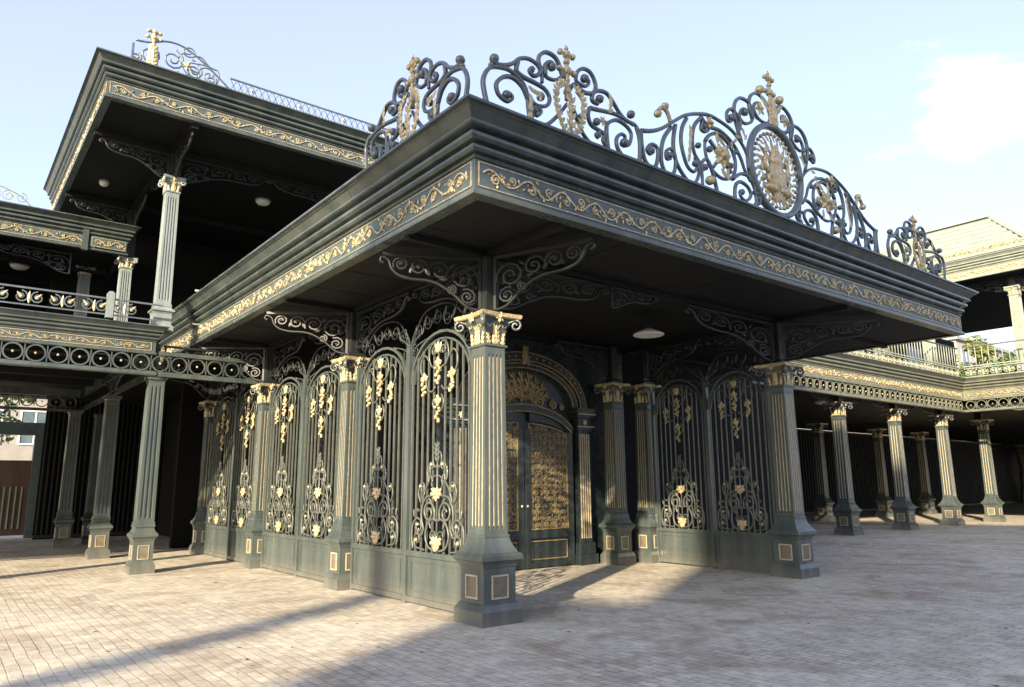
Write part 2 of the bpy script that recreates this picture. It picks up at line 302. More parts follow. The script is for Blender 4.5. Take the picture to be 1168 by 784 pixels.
# ------------------------------------------------------------------ columns
def flute_ring(h, z, x=0, y=0, nf=4, d=0.018, grooves=True):
    """square section with grooves on each face"""
    pts = []; 
    for k in range(4):
        an = k * math.pi / 2; c, s = math.cos(an), math.sin(an)
        def W(a, b): return (x + a * c - b * s, y + a * s + b * c, z)
        row = [(-h, -h)]
        wd = 2 * h * 0.78; st = wd / nf; a0 = -wd / 2
        for i in range(nf):
            a = a0 + st * i; dd = d if grooves else 0.0
            row += [(a + st * .2, -h), (a + st * .32, -h + dd), (a + st * .68, -h + dd), (a + st * .8, -h)]
        pts += [W(*q) for q in row]
    return pts
def make_column(name, label, H, b, sh, gold=True, capital='corinthian', body=None, ped=.9, nf=4, group=None, gmat=None, capH=None, paint_capital=None):
    """b plinth half width, sh shaft half width, ped height of the pedestal and its skirt"""
    body = body or PAINT; gm = gmat or GOLD
    t = thing(name, label, 'column', (0, 0, 0), group); p = ped
    ch = capH or 0.42
    MB().sq(0, 0, [(b, 0), (b, .17 * p), (b * .975, .185 * p), (b * .87, .245 * p), (b * .8, .26 * p), (b * .8, .68 * p), (b * .84, .70 * p), (b * .86, .725 * p), (b * .96, .765 * p), (b * 1.03, .78 * p), (b * 1.03, .83 * p), (b * .95, .86 * p), (b * .88, .87 * p), (b * .72, .96 * p), (sh * 1.16, 1.0 * p), (sh * 1.08, 1.05 * p), (sh * 1.1, 1.06 * p), (sh * 1.1, 1.085 * p), (sh, 1.1 * p)]).build('pedestal', body, t)
    top = H - ch; z0 = 1.1 * p; ts = sh * .9
    s = MB(); s.rings([flute_ring(sh, z0, nf=nf, grooves=False), flute_ring(sh, z0 + .05, nf=nf, grooves=False), flute_ring(sh * .998, z0 + .09, nf=nf), flute_ring(ts, top - .12, nf=nf), flute_ring(ts, top - .08, nf=nf, grooves=False), flute_ring(ts, top, nf=nf, grooves=False)])
    shaft = s.build('shaft', body, t)
    if gold:
        gs = MB()
        for k in range(4):
            an = k * math.pi / 2; c, si = math.cos(an), math.sin(an)
            for i in range(nf):
                def W(a, bb, z): return (a * c - bb * si, a * si + bb * c, z)
                vs = []
                for h, z in ((sh, z0 + .09), (ts, top - .12)):
                    wd = 2 * h * .78; stp = wd / nf; a = -wd / 2 + stp * (i + .5); q = stp * .12
                    vs += [W(a - q, -h + .006, z), W(a + q, -h + .006, z), W(a + q, -h + .017, z), W(a - q, -h + .017, z)]
                gs.add(vs, [(0, 1, 5, 4), (1, 2, 6, 5), (3, 0, 4, 7), (0, 3, 2, 1), (4, 5, 6, 7)])
        gs.build('gold_inlay', GOLDP, shaft)
        pf = MB(); pp = MB()
        for k in range(4):
            an = k * math.pi / 2; U = (math.cos(an), math.sin(an), 0)
            fr = Fr((0, 0, 0), U); hw = b * .8
            O = fr.N * hw; fr = Fr((O.x, O.y, 0), U)
            a, z1, z2, q = b * .42, .31 * p, .6 * p, .018
            for (x0, x1, y0, y1) in ((-a, a, z1, z1 + q), (-a, a, z2 - q, z2), (-a, -a + q, z1 + q, z2 - q), (a - q, a, z1 + q, z2 - q)):
                vs = [fr.p(u, v, d) for d in (-.004, .012) for v in (y0, y1) for u in (x0, x1)]
                pf.add(vs, [(0, 2, 3, 1), (4, 5, 7, 6), (0, 1, 5, 4), (2, 6, 7, 3), (0, 4, 6, 2), (1, 3, 7, 5)])
            pp.add([fr.p(u, v, .003) for u, v in ((-a + q, z1 + q), (a - q, z1 + q), (a - q, z2 - q), (-a + q, z2 - q))], [(0, 1, 2, 3)])
            pd = [c for c in kids(t) if c.name.startswith('pedestal')][0]
            pf.build('panel_frame', GOLDP, pd); pp.build('panel_field', BRONZE, pd); pf = MB(); pp = MB()
    if capital == 'plain':
        MB().sq(0, 0, [(ts, top), (ts * 1.1, top + .02), (ts * 1.12, top + .08), (ts * 1.25, top + ch * .5), (ts * 1.3, H - .06), (ts * 1.3, H)]).build('capital', body, t)
        return t
    a = b * 1.0
    cb = MB().sq(0, 0, [(ts * 1.0, top), (ts * 1.16, top + .012), (ts * 1.16, top + .035), (ts * .98, top + .05), (ts * 1.0, top + ch * .35), (ts * 1.15, top + ch * .6), (a * .82, H - .06)])
    for k in range(4):                                # corner volutes
        an = math.pi / 4 + k * math.pi / 2; D = Vector((math.cos(an), math.sin(an), 0))
        fr = Fr((0, 0, top), D); base = ts * 1.2
        P = [(base, ch * .1), (base * 1.02, ch * .4), (base * 1.15, ch * .68), (a * 1.28, ch * .84)] + volute(a * 1.22, ch * .67, ch * .17, R(80), 1.2, -1, 12)
        tube(cb, fr, P, .017, n=6, depth=.034, k=3)
    cap = cb.build('capital', paint_capital or body, t)
    # abacus with concave sides
    ab = []
    for hh, z in ((a * 1.0, H - .062), (a * 1.05, H - .05), (a * 1.08, H - .012), (a * 1.0, H)):
        ring = []
        for k in range(4):
            an = k * math.pi / 2; c, s_ = math.cos(an), math.sin(an)
            for u, v in ((-hh, -hh), (-hh * .8, -hh * .97), (0, -hh * .86), (hh * .8, -hh * .97)): ring.append((u * c - v * s_, u * s_ + v * c, z))
        ab.append(ring)
    MB().rings(ab).build('abacus', GOLD if gold else (paint_capital or body), cap)
    lf = MB()
    for k in range(4):
        an = k * math.pi / 2; U = (math.cos(an), math.sin(an), 0); f0 = Fr((0, 0, 0), U); fr = Fr(f0.N * (ts * 1.02) + Vector((0, 0, top)), U)
        plume(lf, fr, 0, ch * .1, R(90), ch * .6, ch * .26, .016, 5)
        for du in (-ts * .68, ts * .68): plume(lf, fr, du, ch * .1, R(90 - du * 90), ch * .34, ch * .15, .012, 3)
        flower(lf, Fr(f0.N * (a * .86) + Vector((0, 0, top)), U), 0, ch * .86, ch * .17, 0.01)
        for s_ in (-1, 1): tube(lf, fr, [(0, ch * .5), (s_ * ts * .5, ch * .72)] + volute(s_ * ts * .72, ch * .66, ch * .1, R(90), 1, -s_, 8), .008, n=4, nz=.03)
    lf.build('acanthus_leaves', gm, cap)
    return t
GP = 'fluted columns of the entrance portico'
c0 = make_column('fluted_column', 'large corner column nearest the camera, gold-striped shaft, pedestal in bluish shade', 3.62, .285, .165, group=GP)
c0.location = (0, 0, 0)
c1 = copy_tree(c0, 'gold-striped column at the outer end of the shaded gate right of the door', (6.43, 0, 0))
side0 = make_column('fluted_column', 'sunlit gold-striped column between the first and second gates left of the corner column', 3.6, .25, .155, group=GP)
side0.location = (0, 3.75, 0)
copy_tree(side0, 'sunlit gold-striped column between the second and third gates left of the corner column', (0, 7.64, 0))
copy_tree(side0, 'dim gold-striped column at the far left end of the gate row', (0, 11.4, 0))
copy_tree(side0, 'half-lit gold-striped column where the shaded gate meets the door wall', (6.43, 3.2, 0))
copy_tree(side0, 'dark gold-striped column in the corner between the arched door and its twin', (5.72, 3.42, 0))
# posts above the capitals, beams and brackets belong to the canopy
# ------------------------------------------------------------------ entrance canopy
def bracket(mb, fr, L=1.1, Hh=.62, r=.014, seed=0, bar=True):
    """scroll bracket: u out from the post, v=0 is its top"""
    S = lambda P: [(a * L / 1.1, b * Hh / .66) for a, b in P]
    if bar: tube(mb, fr, S([(0, -.02), (1.1, -.02)]), .022, n=4, depth=.03, curve=False)
    tube(mb, fr, S([(.02, -.66), (.02, -.02)]), .02, n=4, curve=False)
    tube(mb, fr, S([(.02, -.66), (.16, -.62), (.32, -.47), (.48, -.36), (.62, -.32), (.78, -.31), (.92, -.27), (1.0, -.19), (1.03, -.1), (1.1, -.06), (1.12, -.11), (1.08, -.13)]), r * 1.3, n=6, depth=.028)
    for cx, cy, q, a0, sg in ((.2, -.27, .17, 200, -1), (.16, -.5, .1, 60, 1), (.47, -.2, .13, -30, 1), (.7, -.17, .11, 210, -1), (.9, -.14, .09, -30, 1), (.34, -.42, .06, 100, 1)):
        tube(mb, fr, S(volute(cx, cy, q, R(a0), 1.6, sg, 16)), r * .8, n=4, depth=.016, curve=False)
        ball(mb, fr.p(cx * L / 1.1, cy * Hh / .66), .026, fr=fr, nu=6, nv=4)
    for cx, cy, a in ((.3, -.1, -40), (.58, -.26, 60), (.8, -.24, 120), (.1, -.36, 60), (.38, -.3, 10)): leaf(mb, fr, cx * L / 1.1, cy * Hh / .66, R(a), .12, .028)
def entab(z, s=1.0):   # entablature profile from soffit z; s scales
    P = [(-.12, 0), (.03, 0), (.035, .02), (.035, .05), (.01, .065), (0, .075), (0, .385), (.018, .39), (.03, .405), (.018, .42), (-.01, .428), (-.01, .446), (.04, .455), (.066, .478), (.068, .505), (.048, .525), (.012, .53), (.012, .552), (.08, .56), (.116, .585), (.12, .615), (.10, .64), (.055, .645), (.055, .667), (.15, .68), (.168, .692), (.168, .708), (.15, .718), (.15, .733), (.172, .757), (.225, .812), (.25, .822), (.25, .842), (.29, .846), (.29, .875), (-.1, .90)]
    return [(o * s, z + v * s) for o, v in P]
canopy = thing('entrance_canopy', 'dark green flat canopy with gilded frieze carried over the portico columns', 'canopy')
Z = 4.43
path = [(-1.26, 11.5), (-1.26, -1.49), (10.67, -1.49), (10.67, 3.9)]
cm = MB(); sweep(cm, path, entab(Z), side=-1 if False else 1); cm.build('cornice', PAINT, canopy)
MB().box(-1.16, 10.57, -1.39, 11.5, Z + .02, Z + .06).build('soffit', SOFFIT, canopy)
sm_ = MB()
for k in range(1, 12): sm_.box(-1.14, 10.55, -1.39 + 1.06 * k, -1.378 + 1.06 * k, Z + .012, Z + .019)
for k in range(1, 5): sm_.box(-1.26 + 2.4 * k, -1.245 + 2.4 * k, -1.37, 11.4, Z + .008, Z + .0115)
sm_.build('ceiling_seam', BLACK, canopy)
pj = MB()
for k in range(1, 5): sweep(pj, [(-1.26 + 2.42 * k, -1.49), (-1.252 + 2.42 * k, -1.49)], [(o + .003, z + .001) for o, z in entab(Z)][1:-1], 1, caps=False)
for k in range(1, 5): sweep(pj, [(-1.26, -1.49 + 2.5 * k), (-1.26, -1.498 + 2.5 * k)], [(o + .003, z + .001) for o, z in entab(Z)][1:-1], 1, caps=False)
pj.build('seam', BLACK, canopy)
rf = MB(); rf.add([(-1.5, 11.5, 5.29), (-1.5, -1.72, 5.29), (10.9, -1.72, 5.29), (10.9, 11.5, 5.29), (.6, 11.5, 5.55), (.6, .4, 5.55), (8.8, .4, 5.55), (8.8, 11.5, 5.55)], [(0, 1, 5, 4), (1, 2, 6, 5), (2, 3, 7, 6), (4, 5, 6, 7), (0, 4, 7, 3)])
rf.build('roof', PAINT, canopy)
def frieze(parent, fr, L, seed, z0=.10, z1=.36, wl=.5, r=.010, field=True, gm=None):
    if field:
        f = MB(); f.add([fr.p(u, v, .004) for u, v in ((.02, z0 - .015), (L - .02, z0 - .015), (L - .02, z1 + .015), (.02, z1 + .015))], [(0, 1, 2, 3)])
        f = f.build('frieze_panel', FIELD, parent)
    else: f = parent
    s = MB(); q = .007
    for P in ([(.05, z0), (L - .05, z0)], [(.05, z1), (L - .05, z1)], [(.05, z0), (.05, z1)], [(L - .05, z0), (L - .05, z1)]): tube(s, fr, P, q * .8, n=4, nz=.006, curve=False)
    vine(s, fr, .1, L - .1, z0 + .02, z1 - .02, r=r, seed=seed, wl=wl)
    s.build('gilded_scroll', gm or GOLD, f)
frieze(canopy, AF(-1.26, -1.49, Z), 11.93, 3)
frieze(canopy, BF(-1.26, 11.5, Z), 12.99, 5)
bm_ = MB()
for x in (0, 6.43): bm_.box(x - .05, x + .05, -1.36, 11.5 if x == 0 else 3.7, Z - .06, Z + .018)
for y in (0, 3.75): bm_.box(-1.18, -.052, y - .045, y + .045, Z - .055, Z + .017); bm_.box(.052, 6.378, y - .045, y + .045, Z - .055, Z + .017); bm_.box(6.482, 10.58, y - .045, y + .045, Z - .055, Z + .017)
for y in (7.64, 11.4): bm_.box(-1.18, -.052, y - .045, y + .045, Z - .055, Z + .017)
bm_.build('ceiling_beam', SOFFIT, canopy)
for x, y in ((0, 0), (6.43, 0), (0, 3.75), (0, 7.64), (0, 11.4), (6.43, 3.2), (5.72, 3.42)):
    MB().sq(x, y, [(.15, 3.6), (.15, 3.66), (.085, 3.7), (.085, Z - .06)]).build('post', BLACK, canopy)
def add_bracket(parent, O, U, L=1.1, Hh=.62, m_=None):
    b = MB(); bracket(b, Fr(O, U), L, Hh); return b.build('bracket', m_ or BLACK, parent)
zt = Z - .05
for y, dy in ((0, .6), (3.75, .8), (7.64, .8), (11.4, .1)): add_bracket(canopy, (-.08, y + .03, zt), (-1.18, dy, 0), math.hypot(1.1, dy) - .02, .7)
add_bracket(canopy, (.03, -.08, zt), (.5, -1.3, 0), 1.36, .7); add_bracket(canopy, (6.5, -.06, zt), (1.15, -1.3, 0), 1.6, .66)
add_bracket(canopy, (.1, 0, zt - .02), (1, 0, 0), 2.0); add_bracket(canopy, (6.33, 0, zt - .02), (-1, 0, 0), 2.4, .7)
add_bracket(canopy, (2.2, 0, zt - .02), (1, 0, 0), 1.0, .3)
for a, b in ((0, 3.75), (3.75, 7.64), (7.64, 11.4)):
    add_bracket(canopy, (0, a + .1, zt - .03), (0, 1, 0), 1.7, .6); add_bracket(canopy, (0, b - .1, zt - .03), (0, -1, 0), 1.7, .6)
add_bracket(canopy, (6.43, .1, zt - .03), (0, 1, 0), 1.4, .6); add_bracket(canopy, (6.43, 3.1, zt - .03), (0, -1, 0), 1.4, .6)
add_bracket(canopy, (5.6, 3.42, zt - .03), (-1, 0, 0), 1.4, .6)
# ------------------------------------------------------------------ gates
def lower_ornament(ir, gd, fr, cx, z0, s=1.0, sx=1.0):
    T = lambda P: [(cx + a * s * sx, z0 + b * s) for a, b in P]
    M = lambda P, r=.016: [tube(ir, fr, T(Q), r, n=6, depth=.014, k=3) for Q in (P, mirror(P))]
    tube(ir, fr, T([(0, 0), (0, 1.42)]), .013, n=6, curve=False)
    M([(.03, .02), (.2, .06), (.28, .2), (.22, .36), (.1, .42), (.02, .4)])                          # inner heart
    M([(.06, .4)] + volute(.2, .5, .15, R(200), 1.5, -1, 16), .018)
    M([(.03, .78), (.12, .72), (.26, .7), (.36, .58), (.38, .42), (.33, .3), (.38, .2), (.5, .24)] , .015)
    M([(.58, .02), (.62, .16), (.6, .34), (.5, .42)] + volute(.46, .32, .1, R(80), 1.2, 1, 12), .014)
    M([(.3, .02), (.4, .03), (.52, .05), (.56, .12)] + volute(.48, .15, .08, R(-10), 1.3, 1, 12), .012)
    M([(.4, .62), (.46, .74), (.42, .86)] + volute(.36, .82, .07, R(50), 1.2, 1, 10), .011)
    M([(.36, .62), (.3, .78), (.2, .9), (.17, 1.02), (.2, 1.1)] + volute(.14, 1.1, .06, R(10), 1.3, 1, 10), .012)
    M([(.02, .98), (.1, .95), (.13, .86), (.08, .8)] , .011)
    M([(.02, 1.3), (.09, 1.26), (.1, 1.16), (.05, 1.08), (.01, 1.12)], .010)
    M([(0, .2)] + volute(.1, .2, .08, R(180), 1.2, -1, 10), .010)
    for s2 in (-1, 1):
        for u, v, a, l_ in ((.12, .62, 40, .12), (.3, .74, 70, .13), (.42, .52, 10, .11), (.1, .9, 60, .1), (.56, .44, 80, .1), (.3, .3, -40, .1), (.14, .3, 60, .1), (.46, .2, 100, .1), (.22, 1.0, 80, .1)):
            leaf(ir, fr, cx + s2 * u * s * sx, z0 + v * s, R(a if s2 > 0 else 180 - a), l_, .022, .006)
    for u, v, q in ((0, .74, .0), (0, .12, 0)):
        flower(gd, fr, cx, z0 + v * s, .10, .02, 7)
        for sg in (-1, 1): leaf(gd, fr, cx, z0 + v * s, R(90) - sg * R(62), .15, .035, .015); ball(gd, fr.p(cx + sg * .085, z0 + v * s, .015), .035, fr=fr, nu=6, nv=4)
    for u, v in ((.5, .14), (-.5, .14), (.4, .84), (-.4, .84), (.13, 1.12), (-.13, 1.12), (.47, .34), (-.47, .34)): ball(gd, fr.p(cx + u * s * sx, z0 + v * s, .008), .026, fr=fr, nu=6, nv=4)
    [leaf(ir, fr, cx, z0 + (1.16 + .06 * a_) * s, R(90 + b_ * 40), .09, .022, .01) for a_ in range(4) for b_ in (-1, 1)]
    for a in (-1, 1): leaf(ir, fr, cx + a * .2, z0 + .9 * s, R(90 - a * 20), .16, .03, .005); leaf(gd, fr, cx, z0 + .02, R(90 - a * 40), .14, .03, .02)
def upper_ornament(ir, gds, fr, cx, zt_, s=1.0, sx=1.0):
    T = lambda P: [(cx + a * s * sx, zt_ - b * s) for a, b in P]
    M = lambda P, r=.014: [tube(ir, fr, T(Q), r, n=6, depth=.013, k=3) for Q in (P, mirror(P))]
    tube(ir, fr, T([(0, 0), (0, 1.2)]), .012, n=6, curve=False)
    M([(.02, .12), (.1, .04), (.22, .1), (.25, .26), (.18, .38), (.06, .42), (0, .5)])
    M([(.02, .1)] + volute(.12, .17, .08, R(150), 1.3, 1, 10))
    M([(.25, .3), (.36, .2), (.46, .26), (.48, .4), (.42, .5), (.34, .48)])
    M([(.3, .5), (.33, .62), (.26, .72), (.16, .74), (.08, .68)])
    M([(.08, .8), (.14, .9), (.1, 1.0), (.02, 1.05)])
    def grape(u, v, L, k):
        gd = MB(); gds.append(gd)
        rn = random.Random(int(u * 100) + 5)
        for i in range(k):
            t = i / k; w_ = .075 * (1 - t * .75)
            ball(gd, fr.p(cx + u * s * sx + rn.uniform(-w_, w_), zt_ - (v + L * t) * s, .01 + rn.uniform(-.01, .02)), .026, fr=fr, nu=6, nv=4)
        for a in (-1, 0, 1): leaf(gd, fr, cx + u * s * sx, zt_ - v * s, R(90 + a * 70), .1, .04, .015)
    grape(0, .36, .3, 16); grape(-.36, .55, .25, 12); grape(.36, .55, .25, 12); grape(0, .9, .3, 12)
    for a in range(3): leaf(gds[0], fr, cx, zt_ - .2 * s, R(60 + 30 * a), .16, .04, .015)
def make_gate(name, label, L, group):
    """gate in its own frame: local x along the gate 0..L, faces local -y"""
    t = thing(name, label, 'gate', (0, 0, 0), group); fr = AF(0, 0, 0)
    f = MB(); f.box(0, .06, -.04, .04, 0, 3.42); f.box(L - .06, L, -.04, .04, 0, 3.42); f.box(L / 2 - .05, L / 2 + .05, -.045, .045, 0, 3.5)
    f.box(.062, L / 2 - .052, -.04, .04, .62, .69); f.box(L / 2 + .052, L - .062, -.04, .04, .62, .69)
    f.box(.062, L / 2 - .052, -.042, .042, .03, .1); f.box(L / 2 + .052, L - .062, -.042, .042, .03, .1)
    hw = (L / 2 - .11) / 2
    for cx in (.06 + hw, L - .06 - hw):
        arc = [(cx - hw * math.cos(math.pi * i / 14) * .99, 2.95 + .66 * math.sin(math.pi * i / 14)) for i in range(15)]
        tube(f, fr, arc, .02, n=4, depth=.025, curve=False)
        arc2 = [(cx - (hw - .08) * math.cos(math.pi * i / 14), 2.95 + .56 * math.sin(math.pi * i / 14)) for i in range(15)]
        tube(f, fr, arc2, .014, n=4, depth=.016, curve=False)
    # fan of ribs above the meeting stile
    for a in (-58, -36, -16, 16, 36, 58):
        e = R(90 + a); P = [(L / 2, 3.3), (L / 2 + math.cos(e) * .16, 3.34 + math.sin(e) * .26), (L / 2 + math.cos(e) * .5, 3.34 + math.sin(e) * .42)]
        tube(f, fr, P, .012, n=4, depth=.012, taper=.4); leaf(f, fr, P[-1][0], P[-1][1] - .03, e, .1, .022, 0)
    f.build('frame', PAINT, t)
    ov = MB()
    for sx_ in (-1, 1):
        X = lambda a: L / 2 + sx_ * a
        for a, zc, q, a0, sg in ((.2, 3.72, .13, 200, 1), (.46, 3.8, .12, 20, -1), (.72, 3.84, .11, 200, 1), (.96, 3.78, .11, 20, -1), (1.2, 3.66, .13, 200, 1), (1.42, 3.46, .12, 90, -1), (1.46, 3.76, .10, 20, -1), (.14, 3.45, .09, 90, 1)):
            tube(ov, fr, [(X(u - 0) if 0 else L / 2 + sx_ * u, v) for u, v in volute(a, zc, q, R(a0), 1.5, sg, 14)], .012, n=5, curve=False)
        tube(ov, fr, [(X(.05), 3.5), (X(.3), 3.9), (X(.7), 4.0), (X(1.1), 3.93), (X(1.5), 3.6)], .014, n=5)
        for a in (.33, .6, .84, 1.08, 1.32): leaf(ov, fr, X(a), 3.66 + .12 * math.sin(a * 2), R(90 - sx_ * 30), .2, .03)
    ov.build('overthrow', BLACK, t)
    for x0, x1 in ((.06, L / 2 - .05), (L / 2 + .05, L - .06)):
        k = MB(); k.box(x0 + .003, x1 - .003, -.012, .03, .1, .62)
        for q in ((x0 + .09, x1 - .09, .17, .185), (x0 + .09, x1 - .09, .54, .555), (x0 + .09, x0 + .105, .187, .538), (x1 - .105, x1 - .09, .187, .538)): k.box(q[0], q[1], -.022, -.01, q[2], q[3])
        k.build('kick_panel', PAINT, t)
    b = MB()
    for cx in (.06 + hw, L - .06 - hw):
        nb = 11
        for i in range(nb):
            u = -hw + 2 * hw * (i + .5) / nb
            if abs(u) < .05: continue
            zz = 2.95 + .55 * math.sqrt(max(0, 1 - (u / hw) ** 2)) - .02
            b.box(cx + u - .011, cx + u + .011, -.03, -.008, .69, zz)
    b.build('bars', GATE, t)
    for cx in (.06 + hw, L - .06 - hw):
        i1, g1 = MB(), MB(); lower_ornament(i1, g1, Fr((0, -.04, 0)), cx, .7, 1.0, min(1.0, hw / .66)); o1 = i1.build('scroll_ornament', GATE, t); g1.build('gold_blossom', GOLD, o1)
        i2, g2 = MB(), []; upper_ornament(i2, g2, Fr((0, -.04, 0)), cx, 3.5, .95, min(1.0, hw / .62)); o2 = i2.build('hanging_ornament', GATE, t); [q_.build('gold_grape_cluster', GOLD, o2) for q_ in g2]
    return t
GG = 'wrought-iron gates between the portico columns'
ga = make_gate('wrought_iron_gate', 'tall iron gate with gold blossoms directly left of the large corner column', 3.28, GG)
ga.location = (0, 3.52, 0); ga.rotation_euler = (0, 0, R(-90))
copy_tree(ga, 'sunlit iron gate with gold grape clusters, second from the corner column', (0, 7.4, 0), R(-90)).scale = (1.06, 1, 1)
copy_tree(ga, 'dim iron gate farthest from the corner column, half in shadow', (0, 11.17, 0), R(-90)).scale = (1.04, 1, 1)
gr = copy_tree(ga, 'dark shaded iron gate between the door corner and the outer right column', (6.43, 2.98, 0), R(-90)); gr.scale = (.83, 1, 1)
# ------------------------------------------------------------------ entrance wall with arched door
hall = thing('entrance_hall', 'dark green hall wall with gilded arched double door under the canopy', 'building')
MB().box(1.7, 6.5, 3.86, 4.1, 0, Z + .01).build('wall', DOORP, hall)
MB().box(6.502, 13.0, 3.86, 4.1, 0, Z + .01).box(.9, 1.698, 3.86, 4.1, 0, Z + .01).box(.9, 1.1, 4.102, 20.0, 0, Z + .01).box(-.2, .899, 13.5, 13.7, 0, Z + .01).build('inner_wall', DARKWALL, hall)  # near-black sheets stand in for the shade behind the gates
dfr = AF(3.6, 3.86, 0)
def arch_pts(rx, z0, rz, n=24, a0=0, a1=180): return [(rx * math.cos(R(a0 + (a1 - a0) * i / n)), z0 + rz * math.sin(R(a0 + (a1 - a0) * i / n))) for i in range(n + 1)]
sur = MB()
tube(sur, dfr, arch_pts(1.5, 3.08, .92), .075, n=4, depth=.11, nz=.1, curve=False)
tube(sur, dfr, arch_pts(1.3, 3.08, .76), .04, n=4, depth=.08, nz=.1, curve=False)
tube(sur, dfr, [(-1.22, 2.62), (-.9, 2.82), (-.5, 2.95), (0, 3.0), (.5, 2.95), (.9, 2.82), (1.22, 2.62)], .06, n=4, depth=.1, nz=.08)
sur.add([dfr.p(u, v, .035) for u, v in [(-1.25, 2.6)] + [(1.25, 2.6)] + arch_pts(1.28, 3.08, .74)], [tuple(range(27))])
surround = sur.build('arch_surround', DOORP, hall)
gs = MB()
for rx, rz in ((1.58, 1.0), (1.42, .84), (1.36, .79), (1.24, .7)): tube(gs, dfr, arch_pts(rx, 3.08, rz), .011, n=4, nz=.2 if rx > 1.4 else .17, curve=False)
for dz in (.07, -.06): tube(gs, dfr, [(-1.2, 2.62 + dz), (-.9, 2.82 + dz), (-.5, 2.95 + dz), (0, 3.0 + dz), (.5, 2.95 + dz), (.9, 2.82 + dz), (1.2, 2.62 + dz)], .01, n=4, nz=.17)
for i in range(26):
    a = R(6 + 168 * i / 25); ball(gs, dfr.p(1.5 * math.cos(a), 3.08 + .92 * math.sin(a), .215), .025, fr=dfr, nu=6, nv=4)
for i in range(9):
    a = R(20 + 17.5 * i); plume(gs, dfr, .25 * math.cos(a), 3.12 + .1 * math.sin(a), a, .5, .12, .05, 4)
for s in (-1, 1):
    for cx, cy, q in ((.45, 3.16, .12), (.8, 3.12, .1), (1.03, 3.08, .07)): tube(gs, dfr, volute(s * cx, cy, q, R(90), 1.5, s, 14), .014, n=4, nz=.07, curve=False)
flower(gs, dfr, 0, 3.24, .14, .08); plume(gs, dfr, 0, 3.86, R(90), .32, .24, .2, 5)
gs.build('gilded_tympanum', AGED, surround)
for s in (-1, 1):
    x = s * 1.52; p_ = MB()
    p_.box(3.6 + x - .24, 3.6 + x + .24, 3.6, 3.858, 0, .2); p_.box(3.6 + x - .2, 3.6 + x + .2, 3.64, 3.858, .202, .42)
    p_.box(3.6 + x - .16, 3.6 + x + .16, 3.68, 3.858, .422, 2.62); p_.box(3.6 + x - .2, 3.6 + x + .2, 3.64, 3.858, 2.622, 2.7)
    p_.box(3.6 + x - .18, 3.6 + x + .18, 3.66, 3.858, 2.702, 2.88); p_.box(3.6 + x - .23, 3.6 + x + .23, 3.61, 3.858, 2.882, 2.95); p_.box(3.6 + x - .28, 3.6 + x + .28, 3.56, 3.858, 2.952, 3.07)
    pil = p_.build('pilaster', DOORP, hall)
    q = MB()
    for i in range(5): u = 3.6 + x - .12 + .06 * i; q.box(u - .012, u + .012, 3.668, 3.682, .5, 2.55)
    for zz in (2.7, 2.95): q.box(3.6 + x - .22, 3.6 + x + .22, 3.6 if zz < 2.9 else 3.552, 3.64, zz - .012, zz + .008)
    flower(q, AF(3.6 + x, 3.65, 0), 0, 2.79, .07, .01)
    q.build('gold_inlay', GOLDP, pil)
for s in (-1, 1):
    x0, x1 = (3.6 + .012, 3.6 + 1.25) if s > 0 else (3.6 - 1.25, 3.6 - .012)
    d = MB(); d.box(x0, x1, 3.78, 3.855, .02, 2.62)
    d.box(x0, x0 + .13, 3.74, 3.778, .02, 2.60); d.box(x1 - .13, x1, 3.74, 3.778, .02, 2.60); d.box(x0 + .132, x1 - .132, 3.742, 3.778, .02, .12); d.box(x0 + .132, x1 - .132, 3.742, 3.778, .55, .70)
    tp = lambda u: 2.3 + .42 * math.sqrt(max(0, 1 - (u / 1.35) ** 2))
    ua = [(.14 + .97 * i / 8) for i in range(9)]
    d.add([(3.6 + s * u, 3.745, tp(u) + .04) for u in ua] + [(3.6 + s * u, 3.745, 2.95 - .35 * (u / 1.2) ** 2) for u in reversed(ua)], [tuple(range(18))])
    dl = d.build('door_leaf', DOORP, hall)
    gp = MB(); pf = AF(3.6, 3.778, 0)
    out = [(s * .15, .72)] + [(s * u, tp(u)) for u in ua] + [(s * 1.11, .72), (s * .15, .72)]
    tube(gp, pf, out, .014, n=4, nz=.01, curve=False)
    tube(gp, pf, [(s * .18, .17), (s * 1.08, .17), (s * 1.08, .5), (s * .18, .5), (s * .18, .17)], .011, n=4, nz=.005, curve=False)
    rn = random.Random(3)
    for iy in range(17):
        for ix in range(8):
            u = .205 + .118 * ix; v = .79 + .122 * iy
            if v > tp(u) - .06: continue
            rr = .062 + rn.uniform(-.008, .008); uj, vj = u + rn.uniform(-.012, .012), v + rn.uniform(-.012, .012)
            tube(gp, pf, volute(s * uj, vj, rr, rn.uniform(0, 6.28), 1.6, rn.choice((-1, 1)), 12), .0062, n=4, nz=.006, curve=False)
            for q in range(2): leaf(gp, pf, s * (uj + rn.uniform(-.06, .06)), vj + rn.uniform(-.06, .06), rn.uniform(0, 6.28), .05, .010, .006)
    gp.build('gold_lattice', AGED, dl)
    hd = MB(); ball(hd, pf.p(s * .07, 1.15, .04), .028, fr=pf); ball(hd, pf.p(s * .07, 1.15, .01), .04, (1, 1.4, .3), fr=pf); hd.build('door_knob', GOLDP, dl)
pm = MB()
for x in (5.32,): pm.box(x - .02, x + .25, 3.83, 3.858, .9, 3.5)
pm.build('wall_moulding', DOORP, hall)
